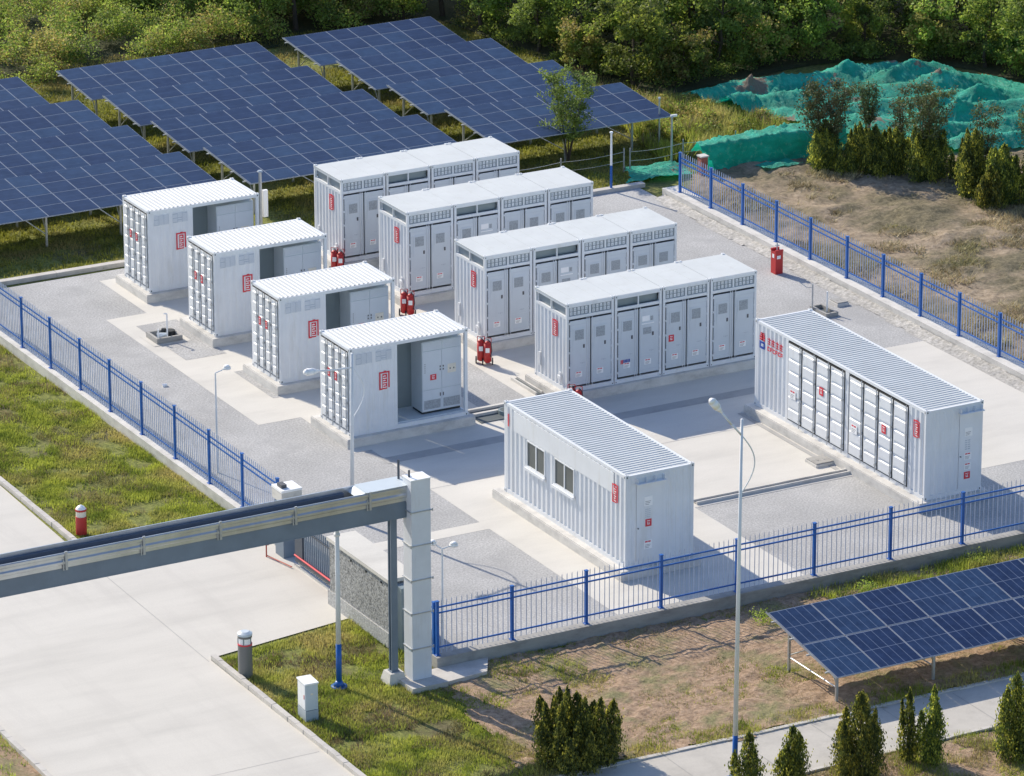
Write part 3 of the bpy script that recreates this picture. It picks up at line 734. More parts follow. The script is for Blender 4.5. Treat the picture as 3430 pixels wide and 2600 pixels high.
# long right container
plinth('concrete plinth under the longest white container', 12.5, 15.05, -13.72, -3.4)
DW, DL, DH = 2.08, 9.95, 2.90
r = thing('switchgear_container', 'longest white container with eight tall side doors, at the right of the yard', 'container', (12.79, -13.54, .30))
container_frame(r, DW, DL, DH); long_roof(r, DW, DL, DH)
b = MB()
b.prof(corr(1.76, .245, .035), (.004, DL - .10, .13), (0, -1, 0), (1, 0, 0), (0, 0, 1), DH - .22)
b.prof(corr(.76, .235, .035), (.004, .88, .13), (0, -1, 0), (1, 0, 0), (0, 0, 1), DH - .22)
b.box(.0, .06, .88, .95, .13, DH - .1); b.box(.0, .06, 4.36, 4.57, .13, DH - .1); b.box(.0, .06, 7.94, 8.09, .13, DH - .1)
b.prof(corr(DL - .2, .265, .035), (DW - .004, .1, .13), (0, 1, 0), (-1, 0, 0), (0, 0, 1), DH - .22)
b.prof(corr(DW - .2, .265, .035), (DW - .1, DL - .004, .13), (-1, 0, 0), (0, -1, 0), (0, 0, 1), DH - .22)
b.build('side_wall', M['white'], r)
for g0 in (4.58, .96):
    for k in range(4):
        y0 = g0 + k * .84; d = end_door(r, y0 + .004, y0 + .836, .14, DH - .14, 0., 6, gap=.038)
        if k == 1: sticker(d, -.065, y0 + .55, 1.60 if g0 > 3 else 1.50, 'L', .24, .27, 'red')
        if k == 3: sticker(d, -.065, y0 + .60, .95, 'L', .34, .30, 'warn')
seal_logo(r, 0, .67, 1.90, 'L', .33, .56)
b = MB(); q = xf(b, .002, 9.72, 2.05, 'L')   # red and blue emblem
q(.05, .35, 0, .008, .34, .40); q(.08, .32, 0, .008, .42, .46); q(.17, .23, 0, .008, .26, .52); q(.05, .35, 0, .008, .26, .31); q(.10, .30, 0, .008, .48, .52)
b.m = 1; q(.04, .10, 0, .008, -.02, .22); q(.10, .34, 0, .008, .16, .22); q(.10, .34, 0, .008, -.02, .05); q(.29, .36, 0, .008, .03, .18); b.build('emblem', [M['redl'], M['bluel']], r)
b = MB(); q = xf(b, .002, 9.20, 2.05, 'L')
for i in range(4):
    x = .0 + i * .245; sft = 0
    q(x, x + .19, 0, .008, .40, .43); q(x + .03, x + .16, 0, .008, .32, .345); q(x + .08, x + .115, 0, .008, .24, .47); q(x + .01, x + .18, 0, .008, .24, .265)
    if i % 2: q(x, x + .03, 0, .008, .27, .40)
for i in range(6):
    x = i * .16; q(x, x + .03, 0, .008, .02, .16); q(x + .03, x + .12, 0, .008, .13, .16)
    if i % 2: q(x + .03, x + .12, 0, .008, .07, .095)
    else: q(x + .03, x + .12, 0, .008, .02, .05)
b.build('lettering', M['redl'], r)
dr = end_front(r, 1.22, 1.98, DW, DH)
sticker(dr, 1.42, -.012, 1.85, 'F', .28, .28, 'note'); sticker(dr, 1.42, -.012, 1.08, 'F', .26, .24); sticker(dr, 1.43, -.012, .76, 'F', .24, .22); sticker(dr, 1.43, -.012, .46, 'F', .22, .23, 'red')
b = MB()
for i in range(5):
    for j in range(2): b.box(1.44 + j * .11, 1.52 + j * .11, -.018, -.012, 1.42 + i * .07, 1.45 + i * .07)
b.build('lettering', M['louv'], dr)

# ================================================================ YARD OBJECTS
def extinguisher(label, x, y, rz, red=M['red']):
    r = thing('wheeled_extinguisher', label, 'fire extinguisher', (x, y, 0), rz, 'red wheeled fire extinguishers'); r.scale = (.84, .84, .80)
    b = MB(); b.tube((0, 0, .22), (0, 0, .98), .15, .15, 14); b.tube((0, 0, .98), (0, 0, 1.08), .15, .06, 14); b.tube((0, 0, .15), (0, 0, .22), .10, .15, 14); b.build('cylinder', red, r, True)
    b = MB(); b.tube((0, 0, 1.08), (0, 0, 1.18), .03); b.box(-.07, .07, -.02, .02, 1.16, 1.20); b.build('valve', M['steel'], r)
    b = MB(); b.path([(-.14, .16, .12), (-.14, .17, 1.15), (.14, .17, 1.15), (.14, .16, .12)], .016); b.build('handle', red, r)
    b = MB(); b.path([(.03, -.05, 1.15), (.14, -.15, 1.05), (.17, -.12, .7), (.12, -.15, .45), (.16, -.05, .4)], .018); b.build('hose', M['blk'], r)
    b = MB(); b.box(-.08, .08, -.158, -.15, .62, .82); b.build('sticker', M['stick'], r)
    for s in (-1, 1):
        b = MB(); b.tube((s * .17, .12, .15), (s * .22, .12, .15), .15, .15, 14); w_ = b.build('wheel', M['blk'], r); b = MB(); b.tube((s * .165, .12, .15), (s * .225, .12, .15), .06, .06, 8); b.build('hub', M['steel'], w_)
    return r
for (x, y, nm) in [(7.52, .98, 'left end of the front battery row'), (7.38, 4.75, 'left end of the second battery row'), (7.42, 10.35, 'left end of the third battery row'), (7.4, 15.6, 'left end of the back battery row')]:
    if y < 1.5: x, y = 7.68, -.86
    extinguisher('left of two red wheeled extinguishers at the ' + nm, x - .05, y + .13, -.5)
    extinguisher('right of two red wheeled extinguishers at the ' + nm, x + .06, y - .13, -.5)
# red fire box
r = thing('fire_box', 'red metal fire equipment box standing near the right fence', 'fire box', (20.80, 8.13, 0))
b = MB(); b.box(0, .30, 0, .32, 0, .82); b.box(-.01, .31, -.01, .05, .82, .88); b.box(-.01, .31, .26, .33, .82, .90); b.build('body', M['red'], r)
b = MB(); b.box(.05, .2, -.006, 0, .56, .68); b.box(-.006, 0, .1, .22, .58, .72); b.build('sticker', M['stick'], r)
b = MB(); b.tube((.15, .16, .8), (.15, .16, 1.12), .03, .02, 8); b.box(.08, .22, .1, .2, 1.0, 1.03); b.tube((.31, .16, .55), (.36, .16, .55), .03); b.build('hydrant_valve', M['steel'], r)
# valve pit left
def pit(name, label, x0, x1, y0, y1, h, group=None):
    r = thing(name, label, 'pit', (x0, y0, 0), 0); W_, D_ = x1 - x0, y1 - y0; t = .09
    b = MB(); b.box(0, W_, 0, t, -.0, h); b.box(0, W_, D_ - t, D_, 0, h); b.box(0, t, t, D_ - t, 0, h); b.box(W_ - t, W_, t, D_ - t, 0, h); b.build('rim', M['wallc'], r)
    b = MB(); b.box(t, W_ - t, t, D_ - t, .0, .015); b.build('opening', M['dark'], r); return r
r = pit('valve_pit', 'open concrete valve pit with white stand pipes, before the second open container', -1.28, -.33, 11.86, 12.75, .20)
b = MB(); b.tube((.5, .25, .02), (.5, .25, .95), .028, .028, 8); b.tube((.5, .25, .95), (.38, .25, .97), .025); b.build('stand_pipe', M['stick'], r)
b = MB(); b.tube((.12, .14, .02), (.12, .14, .5), .03, .03, 8); b.build('stand_pipe', M['stick'], r)
b = MB(); b.tube((.25, .55, .10), (.55, .4, .10), .12, .12, 12); b.tube((.25, .3, .16), (.5, .3, .2), .03); b.build('pipe_fitting', M['cab'], r)
b = MB(); b.tube((.72, .5, .02), (.72, .5, .26), .17, .17, 14); b.tube((.55, .65, .05), (.55, .65, .3), .08); b.build('manhole_ring', M['blk'], r)
b = MB(); b.box(-1.45, -.1, 11.7, 12.9, .012, .016); struct(b.build('concrete_path', M['conc']))
r = pit('valve_pit', 'open pit with a white stand pipe behind the longest container', 19.85, 20.35, 3.3, 4.35, .14)
b = MB(); b.tube((.35, .5, .02), (.35, .5, .75), .03, .03, 8); b.build('stand_pipe', M['stick'], r)
b = MB(); b.tube((-.02, .85, .02), (-.02, .85, .98), .028, .028, 8); b.path([(-.02, .85, .85), (-.2, .95, .86), (-.4, 1.2, 1.05)], .012); b.build('stand_pipe', M['steel'], r)
def slab(label, x0, x1, y0, y1, h):
    r = thing('concrete_cover', label, 'manhole cover', (x0, y0, 0)); W_, D_ = x1 - x0, y1 - y0
    b = MB(); b.box(0, W_, 0, D_, 0, h * .7); b.build('base', M['plinth'], r)
    b = MB(); b.box(.03, W_ - .03, .03, D_ - .03, h * .7, h); b.box(W_ * .3, W_ * .36, D_ * .4, D_ * .6, h, h + .01); b.box(W_ * .62, W_ * .68, D_ * .4, D_ * .6, h, h + .01); b.build('lid', M['wallc'], r); return r
slab('small pale concrete cover beside the right stand pipe pit', 20.80, 21.28, 4.08, 4.62, .14)
slab('square grey concrete cover beside the doors of the longest container', 11.84, 12.58, -8.86, -8.2, .13)
r = thing('cable_trench', 'long low covered cable trench running between the gravel and the longest container', 'trench', (6.95, -9.80, 0))
b = MB(); b.box(0, 5.75, 0, .05, .0, .10); b.box(0, 5.75, .22, .27, 0, .10); b.build('kerb', M['plinth'], r)
b = MB(); b.box(.0, 5.75, .05, .22, .0, .05); b.build('channel', M['wallc'], r)
b = MB(); b.box(0, 5.75, -.18, -.1, 0, .012); b.build('edging', M['conc'], r)
b = MB(); b.box(12.28, 12.44, -9.5, -3.4, .010, .016); struct(b.build('drain_strip', M['cstrip']))
# cable channels by front container
r = thing('cable_trench', 'dark open cable channel between the nearest open container and the windowed container', 'trench', (4.6, .1, 0))
b = MB(); b.box(0, 2.4, .7, .82, 0, .12); b.box(0, 2.2, .28, .40, 0, .12); b.build('kerb', M['plinth'], r)
b = MB(); b.box(0, 2.3, .40, .70, 0, .04); b.box(0, 2.1, -.3, .28, .0, .03); b.build('channel', M['dark'], r)
b = MB(); b.tube((1.15, .1, .0), (1.15, .1, .16), .28, .28, 20); b.m = 1; b.tube((1.15, .1, .16), (1.15, .1, .165), .22, .22, 20); b.build('manhole_ring', [M['greyp'], M['dark']], r)
r = thing('cable_trench', 'narrow cable slot on the paving at the left end of the front battery row', 'trench', (7.42, 1.3, 0))
b = MB(); b.box(0, .06, 0, 1.7, 0, .10); b.box(.22, .28, 0, 1.7, 0, .10); b.build('kerb', M['plinth'], r)
b = MB(); b.box(.06, .22, 0, 1.7, 0, .03); b.build('channel', M['dark'], r)
# litter
b = MB(); b.tube((-2.85, 8.0, .01), (-2.72, 7.95, .05), .09, .05, 7); tag(b.build('litter_bag', M['stick']), 'small white scrap lying on the gravel inside the left fence', 'litter')
# lamps
def lamp_head(parent, p, d, s=1.):
    p = Vector(p); d = Vector(d).normalized(); b = MB()
    b.tube(p, p + d * .10 * s, .05 * s, .07 * s, 10); b.tube(p + d * .10 * s, p + d * .32 * s, .07 * s, .15 * s, 12); b.tube(p + d * .32 * s, p + d * .62 * s, .15 * s, .155 * s, 12); b.tube(p + d * .62 * s, p + d * .74 * s, .155 * s, .08 * s, 12)
    return b.build('lamp_head', M['stick'], parent, True)
def street_lamp(label, x, y, h, lean, arm, zb=1.32):
    r = thing('street_lamp', label, 'street lamp', (x, y, 0), 0, 'tall white street lamps')
    def P(z): return Vector((lean * z / h, 0, z))
    b = MB(); b.tube(P(0), P(zb), .078, .074, 12); b.tube((0, 0, 0), (0, 0, .05), .27, .27, 12); b.tube((0, 0, .05), (0, 0, .22), .19, .10, 12); b.build('pole_base', M['fence'], r, True)
    b = MB(); b.tube(P(zb), P(h), .07, .036, 12); b.build('pole', M['white'], r, True)
    a = P(h - .45); e = a + Vector(arm)
    b = MB(); b.path([a, a + Vector(arm) * .5 + Vector((0, 0, -.02)), e], .028, 8); b.build('arm', M['white'], r, True)
    lamp_head(r, e, Vector(arm), .72)
    b = MB(); pts = []
    for k in range(13):
        t = k / 12; c = a.lerp(P(h - 2.1), t); pts.append(c + Vector((.42 * sin(pi * t) , 0, 0)))
    b.path(pts, .018, 6); b.build('scroll_bracket', M['white'], r)
    return r
r = thing('lamp_pole', 'slim white pole with a blue base in the near grass, passing behind the cable bridge', 'pole', (-9.04, -17.11, 0))
b = MB(); b.tube((0, 0, 0), (0, 0, 1.32), .085, .08, 12); b.tube((0, 0, 0), (0, 0, .05), .24, .24, 12); b.tube((0, 0, .05), (0, 0, .2), .17, .09, 12); b.build('pole_base', M['fence'], r, True)
b = MB(); b.tube((0, 0, 1.32), (0, 0, 5.35), .075, .06, 12); b.tube((0, 0, 4.55), (0, 0, 4.62), .09, .09, 12); b.build('pole', M['white'], r, True)
street_lamp('tall slim white street lamp rising behind the cable bridge and before the nearest open container', -2.88, -5.79, 5.37, .06, (-1.15, -.1, .12), .45)
street_lamp('tall white street lamp behind the lowest cypress bushes, in front of the dirt', -2.63, -27.87, 10.28, .08, (-.62, .0, .75))
def _nop(): pass
def yard_lamp(label, x, y, h, arms):
    r = thing('yard_lamp', label, 'lamp post', (x, y, 0)); b = MB(); b.tube((0, 0, 0), (0, 0, h), .035, .025, 8); b.build('pole', M['white'], r)
    for d in arms:
        a = Vector((0, 0, h)); e = a + Vector(d); b = MB(); b.tube(a, e, .018); b.build('arm', M['white'], r)
        b = MB(); b.tube(e - Vector((0, 0, .03)), e + Vector((0, 0, .04)), .13, .12, 12); b.tube(e + Vector((0, 0, .04)), e + Vector((0, 0, .10)), .12, .05, 12); b.build('lamp_head', M['stick'], r, True)
yard_lamp('slim white lamp post with two heads inside the front left corner of the fence', -5.19, -16.04, 3.05, [(-.18, .25, .12), (.38, .02, .04)])
yard_lamp('slim white lamp post with one small head inside the left fence', -4.71, -.09, 3.3, [(.42, .05, .08)])
def small_pole(name, label, x, y, h, r1, mats, blue=0):
    r = thing(name, label, 'pole', (x, y, 0)); b = MB()
    if blue: b.tube((0, 0, 0), (0, 0, blue), r1 * 1.1, r1 * 1.05, 8); b.build('pole_base', M['fence'], r); b = MB()
    b.tube((0, 0, blue), (0, 0, h), r1, r1 * .8, 8); b.tube((0, 0, h), (0, 0, h + .05), r1 * 1.6, r1 * 1.2, 8); b.build('pole', mats, r)
    return r
small_pole('post', 'thin white pole with a blue lower half at the back right of the yard', 20.62, 19.4, 2.25, .045, M['stick'], 1.0)
r = small_pole('post', 'grey pole with a white box behind the farthest open container', 7.0, 20.9, 2.4, .07, M['steel']); b = MB(); b.box(.08, .26, -.08, .05, .7, 1.7); b.build('box', M['stick'], r)
r = small_pole('post', 'thin grey post with a small top piece left of the green netting wall', 24.2, 21.1, 1.9, .045, M['steel']); b = MB(); b.box(-.05, .22, -.03, .03, 1.9, 1.98); b.build('bracket', M['stick'], r)
small_pole('post', 'short grey post rising behind the right corner of the nearest right solar table', 24.95, 23.3, 1.95, .04, M['steel'])
r = thing('brick_pillar', 'reddish brick pillar at the left end of the green netting wall', 'pillar', (24.25, 19.0, 0))
b = MB(); b.box(0, .28, 0, .28, 0, .85); b.build('shaft', simple('red_brick', (.36, .13, .10), .9, 0, .25, 7), r); b = MB(); b.box(-.03, .31, -.03, .31, .85, .90); b.build('cap', M['plinth'], r)
for k, (x0, y0, x1) in enumerate([(16.8, 21.2, 22.2), (22.4, 21.1, 27.0)]):
    r = thing('wire_fence', 'sagging wire strung on thin posts, %s of the lone tree' % ('left and in front' if k == 0 else 'right'), 'wire fence', (x0, y0, 0))
    L = x1 - x0
    for i in range(3): b = MB(); b.tube((i * L / 2, 0, 0), (i * L / 2, 0, .95), .03); b.build('post', M['wallc'], r)
    b = MB()
    for z in (.45, .8): b.path([(i * L / 8, 0, z - .06 * sin(pi * (i % 4) / 4)) for i in range(9)], .009, 4)
    b.build('wire', M['steel'], r)
# grass-side objects
r = thing('bollard_light', 'thick grey bollard light with a red ring, beside the kerb of the grass patch', 'bollard', (-11.0, -15.15, 0))
b = MB(); b.tube((0, 0, 0), (0, 0, .98), .205, .205, 24); b.tube((0, 0, 1.20), (0, 0, 1.27), .205, .205, 24); b.build('body', simple('bollard_grey', (.17, .17, .165), .5), r, False)
b = MB(); b.tube((0, 0, .98), (0, 0, 1.02), .209, .209, 24); b.build('red_ring', M['redl'], r)
b = MB(); b.tube((0, 0, 1.02), (0, 0, 1.20), .185, .185, 24); b.build('lamp_window', M['stick'], r)
b = MB()
for k in range(5): t = k * 2 * pi / 5 + .3; b.tube((.19 * cos(t), .19 * sin(t), 1.02), (.19 * cos(t), .19 * sin(t), 1.20), .018)
b.build('mullion', M['greyp'], r)
b = MB(); b.tube((0, 0, 1.27), (0, 0, 1.33), .215, .215, 24); b.tube((0, 0, 1.33), (0, 0, 1.38), .215, .12, 24); b.build('cap', M['cab'], r)
r = thing('electrical_cabinet', 'small light grey electrical cabinet standing in the near grass', 'electrical cabinet', (-10.95, -18.86, 0), -.06)
b = MB(); b.box(0, .38, 0, .56, 0, .32); b.build('base', simple('cab_base', (.40, .45, .50), .6), r)
b = MB(); b.box(.005, .375, .005, .555, .335, 1.10); b.build('body', M['cab'], r)
b = MB(); b.box(-.004, .005, .03, .53, .36, 1.06); q = b.build('door', M['white'], r); b = MB(); b.box(-.014, -.004, .07, .10, .66, .78); b.build('handle', M['red'], q)
b = MB(); b.box(-.02, .395, -.02, .58, 1.10, 1.14); b.build('lid', M['stick'], r); b = MB(); b.box(.16, .23, -.002, .005, .78, .84); b.build('warning_mark', M['cream'], r)
r = thing('fire_hydrant', 'short red bollard with a white domed top on the left lawn', 'bollard', (-10.62, -2.95, 0))
b = MB(); b.tube((0, 0, .05), (0, 0, .62), .17, .17, 18); b.tube((0, 0, .80), (0, 0, .86), .175, .175, 18); b.build('body', M['red'], r)
b = MB(); b.tube((0, 0, .62), (0, 0, .80), .155, .155, 18); b.build('lamp_window', M['cream'], r)
b = MB(); b.tube((0, 0, .86), (0, 0, .93), .16, .11, 18); b.tube((0, 0, .93), (0, 0, .98), .11, .03, 18); b.build('cap', M['stick'], r)
# gate
r = thing('gate_pillar', 'dark gate pillar with a white cap at the end of the left fence', 'pillar', (-6.12, -7.65, 0))
b = MB(); b.box(0, .55, 0, .55, 0, 2.05); b.build('shaft', M['slate'], r); b = MB(); b.box(-.06, .61, -.06, .61, 1.80, 2.12); b.build('collar', M['plinth'], r); b = MB(); b.box(-.07, .62, -.07, .62, 2.12, 2.19); b.build('cap', M['stick'], r); b = MB(); b.box(.02, .2, .12, .42, 2.20, 2.30); b.build('gate_sensor', M['ink'], r)
r = thing('sliding_gate', 'dark barred sliding gate with a red rail on its lower edge', 'gate', (-6.0, -8.25, 0))
b = MB(); b.box(-.03, .03, -2.75, 0, .12, .30); b.box(-.03, .03, -2.75, 0, 1.28, 1.33); b.box(-.03, .03, -2.75, -2.69, .3, 1.55); b.box(-.04, .04, -.5, 0, .3, 1.5); b.build('frame', M['gate'], r)
b = MB()
for k in range(20): b.box(-.018, .018, -2.62 + k * .125, -2.585 + k * .125, .3, 1.56)
b.build('bars', M['slate'], r)
b = MB(); b.tube((-.05, -2.75, .33), (-.05, 0, .33), .03); b.build('red_rail', M['redl'], r); b = MB(); b.box(-.08, -.05, -2.75, 0, .0, .05); b.build('track', M['alu'], r)
r = thing('steel_hoop', 'thin red hoop rail on the driveway beside the gate pillar', 'rail', (-6.5, -7.25, 0))
b = MB(); b.path([(0, 0, 0), (0, 0, .38), (.08, 0, .38)], .022); b.tube((0, 0, .05), (.25, -1.2, .05), .02); b.build('rail', simple('red_oxide', (.45, .09, .06), .6), r)
r = thing('pebbled_wall', 'thick pebble dashed gate wall with a white cap', 'wall', (-6.5, -15.25, 0))
b = MB(); b.box(0, .78, 0, 3.75, .45, 2.0); b.build('wall_face', M['pebble'], r)
b = MB(); b.box(-.05, .82, -.04, 3.8, 0, .45); b.build('base_course', gravel_mat('pebble_light', (.28, .28, .28), (.55, .55, .54), 13), r)
b = MB(); b.box(-.06, .88, -.06, 3.82, 2.0, 2.11); b.build('cap', M['conc'], r)
b = MB(); 
for k in range(3): b.tube((-.03, .45 + .95 * k, 1.85), (.02, .45 + .95 * k, 1.85), .035)
b.build('drain_holes', M['blk'], r)
b = MB(); b.box(-6.35, -5.85, -15.75, -15.32, 0, 1.95); tag(b.build('gate_pillar', M['greyp']), 'dark grey pillar joined to the end of the pebbled wall behind the thin post', 'pillar')

# ---- pipe bridge ---------------------------------------------------
r = thing('pipe_bridge', 'long grey cable bridge with silver cladding crossing above the driveway', 'bridge', (-7.05, -17.5, 0))
L0 = -24
b = MB(); b.box(L0, 0, -.02, .02, 5.0, 5.42); b.box(L0, .02, -.24, .24, 4.96, 5.0); b.box(L0, .02, -.24, .24, 5.42, 5.46); b.box(L0, 0, -.235, -.20, 5.0, 5.42)
b.box(-.16, -.10, -.27, .24, 5.0, 5.42); b.build('girder', M['slate'], r)
b = MB(); pr = [(-.27, 5.47), (-.27, 5.56), (-.31, 5.60), (-.31, 5.66), (-.27, 5.70), (-.27, 5.78), (-.30, 5.81), (-.30, 5.88), (-.28, 5.90)]
for (a0, a1), (c0, c1) in zip(pr[:-1], pr[1:]): b.face([(L0, a0, a1), (-.02, a0, a1), (-.02, c0, c1), (L0, c0, c1)])
b.box(L0, -.02, .41, .44, 5.47, 5.92); b.box(L0, -.02, -.28, -.26, 5.88, 5.91)
b.build('tray_side', M['alu'], r)
b = MB(); b.box(L0, -1.75, -.26, .41, 5.58, 5.60); b.tube((L0, -.1, 5.62), (-1.9, -.1, 5.62), .035); b.tube((L0, .06, 5.62), (-1.9, .06, 5.62), .03); b.box(L0, -1.8, .30, .405, 5.60, 5.80); b.build('cables', simple('dark_cable', (.07, .10, .15), .5), r)
b = MB(); n = 6
for k in range(n):
    t0 = k / n; t1 = (k + 1) / n; f = lambda t: (-1.62 + .22 * t, 5.78 + .145 * sin(t * pi / 2))
    (xa, za), (xb, zb_) = f(t0), f(t1); b.face([(xa, -.27, za), (xb, -.27, zb_), (xb, .41, zb_), (xa, .41, za)])
b.box(-1.40, 0, -.31, .45, 5.925, 5.94); b.build('cover', M['cab'], r)
x = -1.3
while x > L0:
    b = MB(); b.box(x - .035, x + .035, -.335, -.29, 5.42, 5.95); b.box(x - .1, x - .07, -.325, -.29, 5.42, 5.72); b.build('bracket', M['steel'], r); x -= 2.28
b = MB(); b.tube((-.06, -.26, 5.4), (-.06, -.26, 6.35), .03); b.build('upright', M['gate'], r); b = MB(); b.tube((-.12, .26, 5.9), (-.12, .26, 6.5), .035); b.build('upright', M['gate'], r)
b = MB(); b.box(-.02, .32, -.12, .05, 5.62, 5.80); b.box(-.02, .32, -.1, .0, 5.48, 5.56); b.build('duct', M['alu'], r)
r = thing('steel_post', 'slim grey steel post on a concrete block, carrying the end of the cable bridge', 'post', (-7.52, -17.5, 0))
b = MB(); b.box(-.10, .10, -.09, -.06, .35, 4.94); b.box(-.10, .10, .06, .09, .35, 4.94); b.box(-.03, .03, -.06, .06, .35, 4.94); b.box(-.13, .13, -.12, .12, .33, .36); b.build('column', M['slate'], r)
b = MB(); k = len(b.v)
for (s, z) in ((.29, 0), (.21, .33)): b.v += [(-s, -s, z), (s, -s, z), (s, s, z), (-s, s, z)]
for f in ((4, 5, 6, 7), (0, 1, 5, 4), (1, 2, 6, 5), (2, 3, 7, 6), (3, 0, 4, 7)): b.f.append(f); b.mi.append(0)
b.build('footing', M['plinth'], r)
r = thing('cable_riser', 'tall square white metal duct column in clamped sections, at the end of the cable bridge', 'column', (-7.2, -18.05, 0))
b = MB(); b.box(-.28, .85, -.52, .42, 0, .16); b.build('base_slab', M['kerb'], r)
zs = [.16, 1.1, 2.16, 3.16, 4.19, 5.19, 6.12]
for z0, z1 in zip(zs[:-1], zs[1:]):
    d = random.uniform(-.005, .005); b = MB(); b.box(d, .60 + d, 0, .50, z0 + .004, z1 - .004); b.build('duct_section', M['alu2'] if 'alu2' in M else M.setdefault('alu2', simple('duct_sheet', (.70, .73, .78), .45, .0, .05, 1.5, (.52, .50, .48))), r)
for z in zs[1:-1]:
    b = MB(); b.box(-.03, .63, -.03, 0, z - .012, z + .012); b.box(-.03, 0, 0, .53, z - .012, z + .012); b.box(.60, .63, 0, .53, z - .012, z + .012); b.tube((-.04, -.04, z - .03), (-.04, -.04, z + .05), .02); b.tube((.64, -.04, z - .03), (.64, -.04, z + .05), .02); b.build('clamp', M['steel'], r)
b = MB(); b.box(-.015, .615, -.015, .515, 6.12, 6.15); b.build('cap', M['stick'], r)
b = MB(); k = 0; b.v = [(x, y, z) for z in (-.1, .12) for x, y in [(-6.6, -18.5), (-5.0, -18.35), (-4.5, -17.47), (-6.6, -17.47)]]; b.f = [(4, 5, 6, 7), (0, 1, 5, 4), (1, 2, 6, 5), (3, 0, 4, 7)]; b.mi = [0] * 4; struct(b.build('concrete_pad', M['kerb']))

# ================================================================ TERRAIN PATCHES
hfield_front = hfield('dirt_bank', [(-6.6, -17.44), (26, -17.44), (26, -25.9), (-7.6, -25.45), (-7.0, -22.2)], .12,
    lambda X, Y: .01 + (fbm(X * .8, Y * .8) - .45) * .10 + (fbm(X * 4, Y * 4) - .5) * .13 + np.abs(fbm(X * 2.2 + 5, Y * 2.2) - .47) * .16, M['dirtg'], 1.2)
struct(hfield_front)
hd = hfield('dirt_field', [(22.65, -34), (60, -34), (60, 15), (33, 17.5), (29.5, 20), (24.3, 19.6), (22.65, 17.5)], .2,
    lambda X, Y: .0 + np.clip((fbm(X * .45 + 3, Y * .6) - .42), 0, 1) * .8 * np.exp(-((X - 28 + (14 - Y) * .1) / 5) ** 2) * np.clip((Y - 3) / 5, 0, 1) + (fbm(X * 3, Y * 3) - .4) * .16 + np.abs(fbm(X * 1.6 + 9, Y * 2.4) - .5) * .30 * np.clip((Y + 2) / 6, 0, 1), M['dirt'], 1.)
struct(hd)
# green covered piles -----------------------------------------------
def tents(X, Y, peaks):
    Z = np.zeros_like(X)
    for (px, py, h, s) in peaks:
        dx = X - px; dy = Y - py; r_ = np.sqrt((dx / 2.6) ** 2 + dy * dy) + 1e-3; th = np.arctan2(dy, dx)
        t = np.clip(1 - r_ / (s * 1.1), 0, 1); Z = np.maximum(Z, .66 * h * t ** 1.3 * (1 + .14 * np.sin(th * 13 + px) * (1 - t)))
    return Z
def ridge(X, Y, x0, y0, x1, y1, h, wd):
    dx, dy = x1 - x0, y1 - y0; L2 = dx * dx + dy * dy; wob = (vn(X * .7 + x0, Y * 0 + y0) - .5) * .7
    t = np.clip(((X - x0) * dx + (Y + wob - y0) * dy) / L2, 0, 1)
    d = np.hypot(X - x0 - t * dx, Y + wob - y0 - t * dy); return h * .68 * (.72 + .35 * vn(t * 5 + x0, t * 0 + y0)) * np.clip((1 - d / wd) * 1.1, 0, 1)
def net_fn(X, Y):
    Z = np.full_like(X, .10)
    for a in [(29.2, 27.7, 38.0, 27.4, .95, 1.2), (29.9, 25.8, 38.6, 24.8, .9, 1.25), (33.4, 23.3, 39.4, 22.5, .85, 1.1), (35.2, 21.1, 41, 20.5, .8, 1.0), (34.6, 19.0, 41, 18.8, .85, 1.1), (34.6, 17.5, 41, 16.8, .8, .8), (31.2, 24, 33.5, 21.4, .7, 1.3)]:
        Z = np.maximum(Z, ridge(X, Y, *a))
    Z = np.maximum(Z, tents(X, Y, [(31.5, 27.5, 1.25, 1.), (33, 27.4, 1.2, 1.1), (36, 27.5, 1.3, 1.1), (38.4, 26.5, 1.3, 1.2), (30, 25.9, 1.25, 1.2), (38.5, 24.6, 1.35, 1.3), (32.3, 23.2, 1.2, 1.2), (36.9, 20.9, 1.2, 1.1), (38.8, 22.4, 1.2, 1.), (35, 19, 1.1, 1.), (35, 17.4, 1.1, 1.)]))
    q = X + (fbm(X * .7, Y * .7) - .5) * 3.2
    Z = Z + (fbm(X * 1.2, Y * 1.2) - .5) * .10 + .13 * (1 - np.abs(np.sin(q * 2.3))) ** 5 * np.clip(Z, .15, 1) + .07 * (1 - np.abs(np.sin(q * 5.9 + Y * .8))) ** 3 + (fbm(X * 5, Y * 2) - .5) * .04
    return np.maximum(Z, .02)
NETP = [(28.9, 28.4), (31.6, 28.6), (37.6, 28.5), (39.4, 27.2), (41.5, 24.5), (43, 18), (43, 15.5), (37, 16.2), (34.2, 17.0), (32.3, 20.6), (30.6, 23.3), (29.6, 25.6)]
o = hfield('netting_cover', NETP, .10, net_fn, M['net'], .5); tag(o, 'wide green dust netting draped over earth piles below the wood', 'netting')
def net2(X, Y):
    top = .88 + .15 * vn(X * .8, Y * 0); yf = 19.45 + (X - 24.7) * .0; back = 20.9 + (X - 24.7) * .1
    Z = top * np.clip((Y - yf) / .28, 0, 1) * np.clip((back + .5 - Y) / 1.1, 0, 1)
    q = X + (fbm(X * .7, Y * .7) - .5) * 2.5
    Z = Z + .12 * (1 - np.abs(np.sin(q * 2.1))) ** 5 + .06 * (1 - np.abs(np.sin(q * 6 + Y))) ** 3 + (fbm(X * 1.6, Y * 1.6) - .5) * .10
    return np.maximum(Z, .02)
o = hfield('netting_cover', [(24.6, 19.4), (31.0, 19.3), (31.4, 22.3), (28.6, 22), (24.9, 20.9)], .08, net2, M['net'], .15); tag(o, 'long low mound under dark green netting behind the right fence corner', 'netting')
